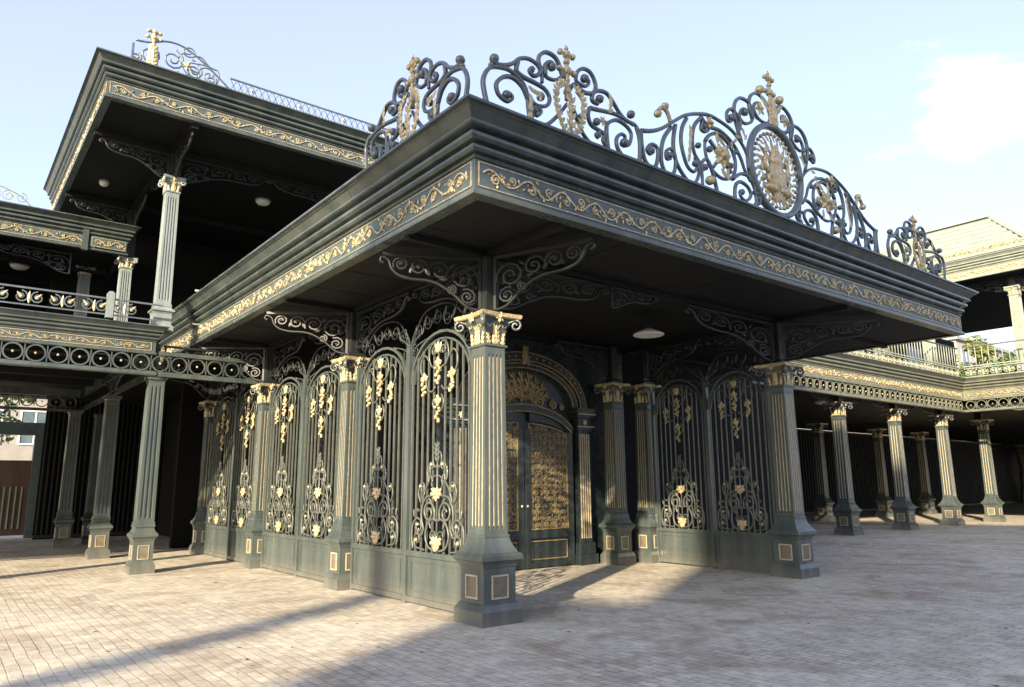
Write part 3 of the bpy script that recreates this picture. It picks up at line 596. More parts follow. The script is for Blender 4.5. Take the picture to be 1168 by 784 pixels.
# ------------------------------------------------------------------ crests
SIDE = [
 [(-1.12, 0.0), (-1.2, 0.29), (-1.19, 0.43), (-1.11, 0.55), (-0.97, 0.6), (-0.84, 0.61), (-0.7, 0.55), (-0.62, 0.44), (-0.6, 0.23), (-0.55, 0.0)],
 [(-0.6, 0.35), (-0.68, 0.48), (-0.81, 0.54), (-0.94, 0.5), (-1.03, 0.4), (-1.02, 0.3), (-0.96, 0.25), (-0.88, 0.24), (-0.82, 0.3), (-0.86, 0.34), (-0.91, 0.31)],
 [(-1.08, 0.65), (-1.04, 0.62), (-0.93, 0.64), (-0.81, 0.71), (-0.72, 0.8), (-0.58, 0.85), (-0.46, 0.82), (-0.4, 0.72), (-0.4, 0.63)],
 [(-0.74, 0.76), (-0.76, 0.64), (-0.65, 0.6), (-0.49, 0.59), (-0.35, 0.56), (-0.29, 0.47), (-0.34, 0.37), (-0.47, 0.33), (-0.55, 0.36)],
 [(-0.4, 0.79), (-0.46, 0.7), (-0.53, 0.67), (-0.58, 0.71), (-0.54, 0.76), (-0.51, 0.74)],
 [(-0.08, 0.8), (-0.13, 0.93), (-0.2, 1.02), (-0.33, 1.03), (-0.43, 0.95), (-0.44, 0.85), (-0.38, 0.77), (-0.31, 0.72), (-0.19, 0.74), (-0.08, 0.84)],
 [(-0.35, 0.74), (-0.35, 0.85), (-0.31, 0.91), (-0.24, 0.93), (-0.25, 0.86), (-0.29, 0.85)],
 [(-0.02, 0.57), (0.01, 0.68), (0.1, 0.79), (0.23, 0.74), (0.37, 0.77), (0.44, 0.86), (0.42, 0.96), (0.35, 1.04), (0.24, 1.04), (0.15, 0.97), (0.12, 0.86), (0.18, 0.82), (0.28, 0.83), (0.33, 0.9), (0.29, 0.94), (0.24, 0.9)],
 [(0.47, 0.67), (0.38, 0.68), (0.39, 0.77), (0.48, 0.84), (0.62, 0.86), (0.73, 0.78), (0.84, 0.67), (0.96, 0.61), (1.11, 0.6), (1.19, 0.49), (1.18, 0.33), (1.13, 0.0)],
 [(0.33, 0.57), (0.47, 0.59), (0.73, 0.63), (0.93, 0.62), (1.08, 0.59)],
 [(0.33, 0.57), (0.3, 0.47), (0.35, 0.36), (0.49, 0.33), (0.6, 0.28), (0.64, 0.0)],
 [(0.62, 0.0), (0.6, 0.35), (0.63, 0.47), (0.78, 0.56), (0.94, 0.54), (1.03, 0.46), (0.99, 0.31), (0.9, 0.26)],
 [(1.13, 0.1), (0.91, 0.1), (0.78, 0.2), (0.77, 0.32), (0.85, 0.4), (0.92, 0.39), (0.9, 0.33)],
 [(0.04, 0.5), (0.09, 0.42), (0.14, 0.33), (0.21, 0.21), (0.35, 0.12), (0.54, 0.1)],
 [(-0.55, 0.0), (-0.55, 0.25), (-0.49, 0.3), (-0.42, 0.28), (-0.47, 0.21), (-0.51, 0.22)],
 [(-0.54, 0.08), (-0.35, 0.14), (-0.2, 0.28), (-0.11, 0.39), (-0.03, 0.5)],
 [(0.62, 0.14), (0.54, 0.22), (0.56, 0.3), (0.49, 0.32), (0.42, 0.26), (0.46, 0.23)]]
MID = [
 [(-3.05, 0.0), (-3.02, 0.3), (-3.03, 0.46), (-3.08, 0.58)],
 [(-2.99, 0.56), (-2.78, 0.62), (-2.58, 0.72), (-2.33, 0.9), (-2.11, 1.05), (-1.85, 1.16), (-1.58, 1.23), (-1.31, 1.22), (-1.04, 1.16), (-0.81, 1.01), (-0.71, 0.85), (-0.71, 0.67)],
 [(-2.99, 0.56), (-2.98, 0.34), (-2.92, 0.16), (-2.77, 0.12), (-2.69, 0.29), (-2.7, 0.42), (-2.81, 0.43), (-2.89, 0.34), (-2.84, 0.29), (-2.77, 0.34)],
 [(-2.4, 0.79), (-2.55, 0.6), (-2.62, 0.39), (-2.61, 0.2), (-2.5, 0.08), (-2.38, 0.18), (-2.34, 0.39), (-2.42, 0.48), (-2.52, 0.42), (-2.52, 0.32), (-2.44, 0.34)],
 [(-2.31, 0.85), (-2.37, 0.6), (-2.35, 0.38), (-2.22, 0.2), (-2.02, 0.1), (-1.89, 0.24), (-1.86, 0.41), (-1.95, 0.5)],
 [(-2.07, 1.02), (-2.17, 0.86), (-2.21, 0.65), (-2.16, 0.44), (-2.09, 0.32), (-1.97, 0.29), (-1.88, 0.4)],
 [(-1.74, 1.15), (-1.91, 0.97), (-1.97, 0.75), (-1.94, 0.56), (-1.81, 0.39), (-1.81, 0.0)],
 [(-1.69, 0.81), (-1.54, 0.96), (-1.33, 1.01), (-1.11, 0.89), (-1.02, 0.67), (-1.11, 0.45), (-1.35, 0.36), (-1.57, 0.43), (-1.69, 0.6), (-1.69, 0.81)],
 [(-1.73, 1.09), (-1.76, 0.96), (-1.64, 0.97), (-1.5, 1.13)],
 [(-1.46, 0.0), (-1.55, 0.35), (-1.67, 0.55), (-1.79, 0.47), (-1.78, 0.37), (-1.69, 0.43)],
 [(-1.09, 0.05), (-1.07, 0.3), (-0.95, 0.42), (-0.76, 0.39), (-0.7, 0.27), (-0.84, 0.16), (-0.96, 0.22), (-0.89, 0.3)],
 [(-0.65, 0.33), (-0.5, 0.34), (-0.49, 0.2), (-0.6, 0.18), (-.6, 0)],
 [(-1.74, 1.13), (-1.6, 1.06), (-1.33, 1.07), (-1.06, 0.97), (-0.89, 0.8), (-0.81, 0.64), (-0.68, 0.49)],
 [(-0.89, 1.22), (-0.83, 1.35), (-0.91, 1.46), (-1.05, 1.5), (-1.15, 1.4), (-1.14, 1.29), (-1.05, 1.31), (-1.01, 1.39)],
 [(-0.84, 1.05), (-0.96, 1.4), (-0.95, 1.59), (-0.86, 1.72), (-0.73, 1.77), (-0.58, 1.75), (-0.5, 1.62), (-0.54, 1.47), (-0.72, 1.38), (-0.84, 1.44), (-0.77, 1.59), (-0.65, 1.61), (-0.67, 1.53)],
 [(-0.51, 1.51), (-0.58, 1.72), (-0.51, 1.9), (-0.32, 1.99), (-0.12, 1.9), (-0.04, 1.7), (-0.14, 1.57), (-0.35, 1.57), (-0.47, 1.66)],
 [(-0.37, 1.57), (-0.46, 1.67), (-0.42, 1.8), (-0.29, 1.83), (-0.28, 1.72)],
 [(-1.12, 0.41), (-0.91, 0.55), (-0.7, 0.55), (-0.59, 0.39), (-0.56, 0.0)]]
def ornament_tubes(mb, fr, strokes, r=.028):
    for P in strokes: tube(mb, fr, P, r, n=6, depth=r * 1.15, k=4, taper=.25)
def finial(gd, fr, u, v0, v1):
    h = v1 - v0; tube(gd, fr, [(u, v0), (u, v1 - h * .1)], .035, n=6, curve=False, taper=.4)
    for t, wd in ((.15, .13), (.35, .1), (.52, .15), (.68, .11), (.82, .13), (.92, .07)):
        ball(gd, fr.p(u, v0 + h * t), wd * .38, fr=fr, nu=7, nv=5)
        if t in (.52, .82): 
            for s in (-1, 1): ball(gd, fr.p(u + s * wd * .75, v0 + h * t), .04, fr=fr, nu=6, nv=4); leaf(gd, fr, u, v0 + h * t - .05, R(90 - s * 50), wd, .03)
    leaf(gd, fr, u, v1 - h * .14, R(90), h * .14, .03)
def make_side_crest(label):
    t = thing('scroll_crest', label, 'roof crest', group='scroll crests along the canopy roof edge'); fr = AF(0, 0, 0)
    i_, g_ = MB(), MB(); ornament_tubes(i_, fr, SIDE)
    tube(i_, fr, [(-1.2, .012), (1.2, .012)], .02, n=4, curve=False)
    for u, v, q in ((-1.06, .67, .055), (-.9, .31, .05), (-.42, .45, .05), (-.25, .88, .055), (.26, .92, .055), (.5, .74, .055), (.44, .43, .05), (.9, .3, .06), (1.04, .72, .055), (.47, .27, .035), (-.5, .26, .035), (-.55, .73, .04), (.17, .4, .04), (-1.1, .58, .035)): ball(i_, fr.p(u, v), q, fr=fr)
    ir = i_.build('scrollwork', IRON, t)
    finial(g_, fr, -.02, .55, 1.25); g_.build('gold_finial', GOLD, t); g_ = MB()
    for s in (-1, 1):
        W_ = [(-.02, .0), (-.02 + s * .1, .16), (-.02 + s * .19, .36), (-.02 + s * .2, .58), (-.02 + s * .1, .68)]
        tube(g_, fr, W_, .02, n=6, nz=.04)
        for k_, (a, b) in enumerate(smooth_pts(W_, 3)[1:]):
            leaf(g_, fr, a, b, R(90 - s * (70 - 4 * k_)), .09, .026, .05); leaf(g_, fr, a, b, R(90 + s * 35), .08, .024, .05)
        for a in range(5): leaf(g_, fr, -.02, .08 + .1 * a, R(90 - s * 35), .13, .028, .06)
        leaf(g_, fr, -.02 + s * .04, .02, R(90 - s * 62), .2, .05, .06)
    tube(g_, fr, [(-.02, 0), (-.02, .6)], .022, n=6, nz=.05, curve=False)
    for a in range(5): leaf(g_, fr, -.62 + .04 * a, .5 - .03 * a, R(-30 + 25 * a), .13, .03, .03)
    for a in range(3): leaf(g_, fr, -.62 + .03 * a, .1 + .1 * a, R(70 + 20 * a), .13, .035, .03)
    for a in range(4): leaf(g_, fr, .6 + .03 * a, .6 + .05 * a, R(30 + 30 * a), .12, .03, .03)
    flower(g_, fr, .52, .45, .07, .03)
    g_.build('gold_acanthus', GOLD, t)
    return t
CY = -1.56; CZ = 5.3
s1 = make_side_crest('scroll crest with gold finial on the long canopy edge beside its front corner'); s1.location = (0, CY, CZ)
s2 = copy_tree(s1, 'scroll crest with gold finial at the far right end of the canopy edge', (8.82, CY, CZ)); s2.scale = (.98, 1, .98)
s3 = copy_tree(s1, 'scroll crest with tall gold finial on the short left-hand roof edge of the canopy', (-1.34, -.33, CZ), R(-90)); s3.scale = (-.95, 1, .98)
mc = thing('medallion_crest', 'large central scroll crest with oval gold medallion on the canopy roof edge', 'roof crest', (4.2, CY, CZ), group='scroll crests along the canopy roof edge')
fr = AF(0, 0, 0); i_, g_ = MB(), MB()
for S in (MID, [mirror(P) for P in MID]): ornament_tubes(i_, fr, S, .029)
tube(i_, fr, [(-3.08, .012), (3.08, .012)], .02, n=4, curve=False)
for s in (-1, 1):
    for u, v, q in ((2.82, .34, .055), (2.46, .38, .05), (1.93, .42, .05), (1.73, .42, .05), (.92, .27, .05), (1.05, 1.36, .06), (.7, 1.56, .055), (.55, .27, .035), (1.6, .72, .05), (1.85, .7, .045), (1.15, .6, .05), (1.0, .85, .04), (1.7, 1.02, .05)): ball(i_, fr.p(s * u, v), q, fr=fr)
    for a in range(4): tube(i_, fr, [(s * 1.36, .68), (s * (1.36 + .3 * math.cos(a * 1.57 + .7)), .68 + .28 * math.sin(a * 1.57 + .7))], .022, n=4)
i_.build('scrollwork', IRON, mc)
md = MB(); tube(md, fr, [(.66 * math.cos(2 * math.pi * i / 40), .84 + .7 * math.sin(2 * math.pi * i / 40)) for i in range(41)], .05, n=8, depth=.06, curve=False)
mdl = md.build('medallion_ring', IRON, mc)
em = MB()
for i in range(34):
    a = 2 * math.pi * i / 34; ball(em, fr.p(.55 * math.cos(a), .84 + .58 * math.sin(a), 0), .032, fr=fr, nu=6, nv=4); leaf(em, fr, .53 * math.cos(a), .84 + .56 * math.sin(a), a + math.pi + .5, .13, .03, .01)
# a seated figure in relief among leaves, without any particular likeness
ball(em, fr.p(0, .72), .24, (1, 1.05, .4), 12, 8, fr); ball(em, fr.p(0, 1.0), .14, (1, 1.1, .6), 10, 7, fr)
leaf(em, fr, 0, 1.06, R(90), .2, .08, .02); leaf(em, fr, -.05, 1.04, R(115), .15, .05, .02); leaf(em, fr, .05, 1.04, R(65), .15, .05, .02)
for s in (-1, 1):
    ball(em, fr.p(s * .17, .52, .02), .12, (1.5, .6, .6), 10, 6, fr); tube(em, fr, [(s * .1, .86), (s * .26, .78), (s * .3, .92), (s * .26, 1.02)], .035, n=6, nz=.02)
    tube(em, fr, [(s * .12, .78), (s * .27, .66), (s * .2, .56)], .035, n=6, nz=.04); flower(em, fr, s * .28, 1.07, .08, .02); leaf(em, fr, s * .12, .98, R(90 - s * 75), .14, .05, .01)
    for a in range(6): leaf(em, fr, s * (.1 + .05 * a), .38 + .015 * a * a, R(-60 + 28 * a) if s > 0 else R(240 - 28 * a), .16, .04, .01)
for a in range(7): leaf(em, fr, 0, .36, R(180 / 6 * a), .2, .05, .03)
for a in range(16):
    e = 2 * math.pi * a / 16; leaf(em, fr, .22 * math.cos(e), .84 + .26 * math.sin(e), e + .25, .27, .05, -.01)
em.build('gold_emblem', GOLD, mdl)
finial(g_, fr, 0, 1.7, 2.5); plume(g_, fr, 0, 1.55, R(90), .45, .3, .03, 5)
for s in (-1, 1):
    leaf(g_, fr, s * .05, 1.75, R(90 - s * 45), .38, .05, .02); ball(g_, fr.p(s * .26, 2.08), .07, fr=fr)
    flower(g_, fr, s * 1.36, .67, .2, .03, 7)
    for a in range(7): leaf(g_, fr, s * (1.36 + .17 * math.cos(a)), .67 + .2 * math.sin(a), a + .6, .19, .045, .03)
    for a in range(5): leaf(g_, fr, s * (2.12 - .03 * a), .38 + .1 * a, R(90 + s * (20 - 10 * a)), .16, .035, .03)
    ball(g_, fr.p(s * 1.63, .26), .07, fr=fr); flower(g_, fr, s * .33, 1.74, .12, .02); flower(g_, fr, s * 1.6, 1.1, .1, .03)
    tube(g_, fr, [(s * 2.4, .85), (s * 2.46, .98), (s * 2.56, 1.02), (s * 2.64, .94)], .03, n=6); ball(g_, fr.p(s * 2.65, .9), .055, fr=fr); ball(g_, fr.p(s * 2.5, 1.05), .055, fr=fr)
    for a in range(4): leaf(g_, fr, s * .78, 1.1 + .05 * a, R(60 + 40 * a), .12, .03, .02)
    for a in range(5): leaf(g_, fr, s * (1.0 + .06 * a), 1.1 - .12 * a, R(40 * a), .13, .03, .02)
g_.build('gold_leaves', GOLD, mc)
# ------------------------------------------------------------------ veranda (left wing, ground floor)
def rings_row(mb, fr, L, zc, r, step, tr=.014, dots=None):
    n = int(L / step)
    for i in range(n):
        u = step * (i + .5)
        tube(mb, fr, [(u + r * math.cos(2 * math.pi * j / 14), zc + r * math.sin(2 * math.pi * j / 14)) for j in range(15)], tr, n=4, depth=tr * 1.4, curve=False)
        if dots is not None: ball(dots, fr.p(u, zc), r * .17, fr=fr, nu=6, nv=4)
        if i: tube(mb, fr, [(u - step / 2, zc - r), (u - step / 2, zc + r)], tr * .7, n=4, curve=False)
def wing_beam(parent, path, fronts, zb, ringr, body, side=1, sc_=.5, gold=None):
    m1 = MB(); sweep(m1, path, [(-.08, zb - .09), (.03, zb - .09), (.045, zb - .07), (.045, zb - .02), (.02, zb), (-.08, zb)], side); m1.build('lower_rail', body, parent)
    zt2 = zb + 2 * ringr + .02
    m2 = MB(); sweep(m2, path, [(o, z) for o, z in entab(zt2, sc_)], side); m2.build('cornice', body, parent)
    for fr_, L in fronts:
        m3, d3 = MB(), MB(); rings_row(m3, fr_, L, zb + ringr, ringr * .97, ringr * 2.25, dots=d3); ro = m3.build('ring_frieze', body, parent); d3.build('gold_boss', GOLD, ro)
    return zt2
ver = thing('veranda', 'shadowed ground-floor veranda at left with ring frieze and balcony deck', 'veranda')
zt2 = wing_beam(ver, [(-14, 7.92), (-2.12, 7.92), (-2.12, 16.5)], [(AF(-14, 7.9, 0), 14.0), (AF(-9, 16.4, 0), 7.0)], 3.73, .15, PAINT, 1, .62)
for q_ in ((-2.05, -.02, 7.86, 7.98, 3.63, 3.72), (-2.05, -.02, 7.86, 7.98, 4.04, 4.12), (-14, -2.2, 16.38, 16.44, 3.62, 3.70), (-14, -2.2, 16.37, 16.45, 4.04, 4.25)): MB().box(*q_).build('frieze_rail', PAINT, ver)
frieze(ver, AF(-14, 7.92, zt2), 11.85, 11, z0=.07, z1=.22, wl=.4, r=.006, field=False)
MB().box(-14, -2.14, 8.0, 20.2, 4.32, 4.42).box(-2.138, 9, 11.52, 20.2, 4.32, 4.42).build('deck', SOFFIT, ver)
jo = MB()
for y in (9.5, 11, 13, 14.6, 18): jo.box(-14, -2.16, y - .05, y + .05, 4.16, 4.318)
jo.build('ceiling_joist', SOFFIT, ver)
GV = 'plain fluted columns of the left veranda'
v0 = make_column('fluted_column', 'plain green fluted column standing alone at the front of the left veranda', 3.64, .215, .15, gold=False, capital='plain', ped=.84, group=GV, nf=3, capH=.1)
# gold panel on pedestal faces
pdl = [c for c in kids(v0) if c.name.startswith('pedestal')][0]
pf, pp = MB(), MB()
for k in range(4):
    an = k * math.pi / 2; U = (math.cos(an), math.sin(an), 0); f0 = Fr((0, 0, 0), U); fq = Fr(f0.N * (.215 * .8), U)
    tube(pf, fq, [(-.09, .26), (.09, .26), (.09, .5), (-.09, .5), (-.09, .26)], .008, n=4, nz=.004, curve=False)
    pp.add([fq.p(u, v, .003) for u, v in ((-.08, .27), (.08, .27), (.08, .49), (-.08, .49))], [(0, 1, 2, 3)])
    pf.build('panel_frame', GOLDP, pdl); pp.build('panel_field', BRONZE, pdl); pf, pp = MB(), MB()
v0.location = (-2.03, 8.1, 0)
for x, y, lb in ((-2.12, 11.9, 'plain fluted column second back in the left veranda row'), (-2.3, 16.2, 'dark plain column at the back end of the left veranda row'), (-1.55, 16.9, 'dim plain column half hidden behind the rearmost veranda column'),
                 (-5.8, 8.1, 'plain veranda column just outside the left picture edge')):
    copy_tree(v0, lb, (x, y, 0))
for O, U in (((-2.03, 8.0, 4.25), (-1, 0, 0)), ((-1.93, 8.1, 4.28), (1, 0, 0)), ((-2.03, 8.2, 4.28), (0, 1, 0)), ((-2.12, 12.0, 4.28), (0, 1, 0)), ((-2.12, 11.8, 4.28), (0, -1, 0))): add_bracket(ver, O, U, 1.5, .55)
# dark slatted screen behind
def screen(name, label, x0, x1, y, h, step=.14):
    t = thing(name, label, 'screen'); MB().box(x0, x1, y + .08, y + .16, 0, h).build('backing', DARKWALL, t)
    b = MB(); n = int((x1 - x0) / step)
    for i in range(n): u = x0 + step * (i + .5); b.box(u - .018, u + .018, y, y + .04, .12, h - .1)
    b.box(x0, x1, y - .01, y + .05, .04, .12); b.box(x0, x1, y - .01, y + .05, h - .1, h - .02); b.build('bars', BLACK, t)
    return t
screen('barred_screen', 'dark barred screen closing the back of the left veranda', -2.6, 9.5, 20, 4.4)
screen('barred_screen', 'dark barred screen closing the back of the right gallery', 8, 90, 13, 4.25, .25)
# yard gate, pillar, house behind (left edge)
yg = thing('yard_gate', 'dark steel yard gate with brown lower boards beyond the veranda', 'gate', (0, 0, 0))
MB().box(-9, -2.75, 21.0, 21.1, .1, 2.42).build('board_panel', BROWN, yg)
b = MB()
for i in range(40): b.box(-9 + .155 * i, -8.96 + .155 * i, 20.96, 20.995, .3, 1.6)
b.build('bars', MATS['cream_green_paint'], yg)
MB().box(-9, -2.76, 20.9, 21.12, 3.22, 3.62).box(-2.75, -2.33, 20.85, 21.2, 0, 3.62).build('gate_frame', FIELD, yg)
def house(name, label, x0, x1, y0, y1, h, wins, face='y'):
    t = thing(name, label, 'building'); MB().box(x0, x1, y0, y1, 0, h).build('wall', PLASTER, t)
    MB().box(x0 - .3, x1 + .3, y0 - .3, y1 + .3, h, h + .3).build('roof', MATS['weathered_pale_green_paint'], t)
    for a, b_, z0, z1 in wins:
        w_ = MB()
        if face == 'y': w_.box(a - .06, b_ + .06, y0 - .06, y0 - .002, z0 - .06, z0); w_.box(a - .06, b_ + .06, y0 - .06, y0 - .002, z1, z1 + .06); w_.box(a - .06, a, y0 - .06, y0 - .002, z0, z1); w_.box(b_, b_ + .06, y0 - .06, y0 - .002, z0, z1); w_.box((a + b_) / 2 - .03, (a + b_) / 2 + .03, y0 - .05, y0 - .002, z0, z1)
        f_ = w_.build('window_frame', WHITE, t)
        MB().box(a, (a + b_) / 2 - .031, y0 - .03, y0 - .003, z0, z1).box((a + b_) / 2 + .031, b_, y0 - .03, y0 - .003, z0, z1).build('pane', GLASS, f_)
    return t
house('plaster_house', 'pale plaster house seen past the veranda at the left edge', -9, 1.5, 34, 42, 6.6, [(-6 + 1.9 * i, -4.9 + 1.9 * i, z, z + 1.5) for i in range(4) for z in (.9, 3.6)])
def tree(name, label, x, y, h, cr, mleaf, seed, n=2600, group=None, low=.35, leaf_s=.16):
    rn = random.Random(seed); t = thing(name, label, 'tree', (x, y, 0), group)
    tr = MB(); rs = []
    for i in range(7):
        z = h * .75 * i / 6; r = .16 * h / 6 * (1 - .1 * i); ox, oy = .12 * math.sin(i * 1.3 + seed), .12 * math.cos(i * 1.7 + seed)
        rs.append([(ox + r * math.cos(2 * math.pi * j / 8), oy + r * math.sin(2 * math.pi * j / 8), z) for j in range(8)])
    tr.rings(rs, True); clumps = []
    for i in range(16):
        a = rn.uniform(0, 6.28); q = cr * math.sqrt(rn.random()) * .8; z = h * (low + (1 - low) * rn.random()); fall = 1 - .5 * abs(z / h - .65) / .4
        c = Vector((q * fall * math.cos(a), q * fall * math.sin(a), z)); clumps.append((c, cr * rn.uniform(.22, .42)))
        b0 = Vector((0, 0, min(z * .8, h * .5))); d = (c - b0); pts = [b0 + d * k / 3 + Vector((0, 0, .1 * math.sin(k))) for k in range(4)]
        rr = []
        for k, p in enumerate(pts):
            e = .05 * h / 6 * (1 - .25 * k); rr.append([(p.x + e * math.cos(2 * math.pi * j / 5), p.y + e * math.sin(2 * math.pi * j / 5), p.z) for j in range(5)])
        tr.rings(rr, True)
    tr.build('trunk', BARK, t); lv = MB()
    for i in range(n):
        c, r = rn.choice(clumps); d = Vector((rn.gauss(0, 1), rn.gauss(0, 1), rn.gauss(0, .8))).normalized() * r * rn.random() ** .4; p = c + d
        u = Vector((rn.gauss(0, 1), rn.gauss(0, 1), rn.gauss(0, .6))).normalized(); v = u.cross(Vector((rn.gauss(0, 1), rn.gauss(0, 1), rn.gauss(0, 1)))).normalized(); s_ = leaf_s * rn.uniform(.6, 1.3)
        lv.add([p - u * s_, p + v * s_ * .45, p + u * s_, p - v * s_ * .45], [(0, 1, 2, 3)])
    lv.build('crown', mleaf, t); return t
tree('leafy_tree', 'green tree glimpsed under the veranda ring frieze at left', -4.6, 29, 7.5, 2.6, LEAF, 4)
# ------------------------------------------------------------------ balcony over veranda and upper pavilion
def ring_rail(mb, gd, fr, L, z0, z1, step=.5):
    tube(mb, fr, [(0, z0 + .02), (L, z0 + .02)], .014, n=4, curve=False); tube(mb, fr, [(0, z1), (L, z1)], .018, n=4, curve=False)
    zc = (z0 + z1) / 2; r = (z1 - z0) / 2 * .82
    for i in range(int(L / step)):
        u = step * (i + .5)
        for s in (-1, 1):
            tube(mb, fr, volute(u + s * step * .24, zc, r * .85, R(90), 1.5, s, 14), .013, n=4, curve=False); ball(gd, fr.p(u + s * step * .24, zc), r * .28, fr=fr, nu=6, nv=4)
            leaf(gd, fr, u + s * step * .24, zc, R(90 - s * 40), r * .8, .02, .01)
        leaf(gd, fr, u, z0 + .05, R(90), (z1 - z0) * .7, .03, .01)
br_ = thing('balcony_railing', 'low scroll railing with gold bosses along the left balcony', 'railing')
i_, g_ = MB(), MB(); ring_rail(i_, g_, AF(-14, 7.72, 0), 11.9, 4.66, 4.98); o_ = i_.build('scroll_panel', IRON, br_); g_.build('gold_boss', GOLD, o_)
MB().sq(-3.0, 7.72, [(.06, 4.62), (.06, 5.08), (.045, 5.1), (.03, 5.12)]).build('newel_post', PALE, br_)
bal = thing('baluster_railing', 'pale railing of plain upright bars behind the canopy edge', 'railing')
b = MB(); fr = AF(-1.42, 8.2, 0); tube(b, fr, [(0, 5.5), (7, 5.5)], .025, n=6, curve=False); tube(b, fr, [(0, 4.8), (7, 4.8)], .02, n=4, curve=False); b.build('rail', PALE, bal)
b = MB()
for i in range(34): tube(b, fr, [(.2 + .2 * i, 4.5), (.2 + .2 * i, 5.5)], .016, n=6, curve=False)
b.build('balusters', PALE, bal)
up1 = make_column('fluted_column', 'tall pale fluted column holding the upper pavilion roof above the canopy', 3.2, .2, .135, gold=False, body=PALE, ped=.5, nf=4, group='pale upper-floor columns', capH=.34)
up1.location = (-2.03, 8.15, 4.55)
up2 = copy_tree(up1, 'short pale fluted column under the lower upper-floor roof at left', (-2.1, 12.0, 4.42)); up2.scale = (1, 1, .81)
up3 = copy_tree(up1, 'dim pale column in the shadow behind the balcony', (-2.75, 13.6, 4.42)); up3.scale = (1, 1, .84)
pav = thing('upper_pavilion', 'upper-floor pavilion with broad dark soffit and gilded green cornice, top left', 'building')
ZP = 8.38
pm = MB(); sweep(pm, [(-3.56, 14.2), (-3.56, 6.62), (7.0, 6.62), (7.0, 14.2)], entab(ZP, .86), 1); pm.build('cornice', PAINT, pav)
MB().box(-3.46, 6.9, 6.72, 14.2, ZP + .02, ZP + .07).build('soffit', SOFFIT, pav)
MB().box(-3.5, 6.9, 6.68, 14.2, ZP + .6, ZP + .7).build('roof', PAINT, pav)
frieze(pav, AF(-3.56, 6.62, ZP), 10.56, 21, z0=.09, z1=.31, wl=.6)
frieze(pav, BF(-3.56, 14.2, ZP), 7.58, 22, z0=.09, z1=.31, wl=.5)
jo = MB()
for x in (-2.03, 2.2): jo.box(x - .07, x + .07, 6.7, 14.2, ZP - .1, ZP + .018)
for y in (8.15, 12.0): jo.box(-3.5, -2.102, y - .07, y + .07, ZP - .1, ZP + .017); jo.box(-1.958, 2.128, y - .07, y + .07, ZP - .1, ZP + .017); jo.box(2.272, 6.9, y - .07, y + .07, ZP - .1, ZP + .017)
jo.build('ceiling_beam', SOFFIT, pav)
for x, y in ((-2.03, 8.15), (-2.03, 12.0)): MB().sq(x, y, [(.1, 7.7 if y < 9 else 7.0), (.08, 7.76 if y < 9 else 7.06), (.08, ZP - .1)]).build('post', BLACK, pav)
zq = ZP - .1
for y in (8.15, 12.0): add_bracket(pav, (-2.12, y, zq), (-1, 0, 0), 1.25, .56); add_bracket(pav, (-2.03, y - .08, zq), (0, -1, 0), 1.25, .56)
add_bracket(pav, (-1.95, 8.15, zq), (1, 0, 0), 1.9, .55); add_bracket(pav, (2.12, 8.15, zq), (-1, 0, 0), 2.2, .5); add_bracket(pav, (-2.03, 8.23, zq), (0, 1, 0), 1.8, .55)
MB().box(-3.4, 9.5, 14.25, 14.4, 4.45, ZP + .6).box(5.5, 5.7, 8.6, 14.24, 4.45, ZP + .6).build('back_wall', DARKWALL, pav)  # painted near-black so the ceiling reads as shaded
# crest and lattice rail on pavilion roof
pc = thing('pavilion_roof_crest', 'small scroll crest with gold finial on the pavilion roof corner at top left', 'roof crest')
i_, g_ = MB(), MB(); fr = Fr((-2.45, 6.5, 9.12), (1, 0, 0))
for P in SIDE: tube(i_, fr, [(a * .62, b * .62) for a, b in P if a > -.1] or [(0, 0), (0, .1)], .014, n=5, k=3)
i_.box(-3.25, -3.21, 6.48, 6.52, 9.12, 9.5)
tube(i_, fr, [(-.75, .45), (-.5, .5), (-.25, .62), (0, .64), (.25, .55), (.5, .4), (.8, .18), (1.0, .02)], .02, n=5)
for cx, cy, q in ((-.5, .25, .18), (-.1, .3, .2), (.28, .2, .16), (.6, .12, .11), (-.72, .12, .1)): tube(i_, fr, volute(cx, cy, q, R(70), 1.7, -1, 16), .018, n=5, curve=False)
i_.build('scrollwork', IRON, pc)
finial(g_, fr, -.45, .4, .8); plume(g_, fr, -.45, .02, R(90), .4, .25, .03, 5); flower(g_, fr, .15, .25, .1, .02); g_.build('gold_finial', GOLD, pc)
pr = thing('roof_lattice_rail', 'long low lattice rail along the pavilion roof edge', 'railing')
i_, g_ = MB(), MB(); fr = Fr((-1.5, 6.5, 9.12), (1, 0, 0)); L = 8.3
tube(i_, fr, [(0, .3), (L, .3)], .016, n=4, curve=False); tube(i_, fr, [(0, .03), (L, .03)], .014, n=4, curve=False)
for k in range(60):
    u = .14 * k; tube(i_, fr, [(u, .03), (u + .14, .3)], .007, n=4, curve=False); tube(i_, fr, [(u + .14, .03), (u, .3)], .007, n=4, curve=False)
o_ = i_.build('lattice', IRON, pr)
for k in range(3, 60, 7): g_ = MB(); flower(g_, fr, .14 * k, .16, .06, .01); g_.build('gold_rosette', GOLD, o_)
ps = thing('roof_edge_spray', 'small dark leaf ornament on the left roof edge of the pavilion', 'roof ornament')
i_ = MB(); fr = BF(-3.68, 11.3, 9.1); plume(i_, fr, 0, 0, R(90), .5, .3, 0, 5); tube(i_, fr, volute(.25, .15, .14, R(90), 1.3, -1, 12), .016, n=5); tube(i_, fr, volute(-.25, .15, .14, R(90), 1.3, 1, 12), .016, n=5)
i_.box(-3.7, -3.66, 6.9, 11.9, 9.09, 9.13); i_.build('scrollwork', IRON, ps)
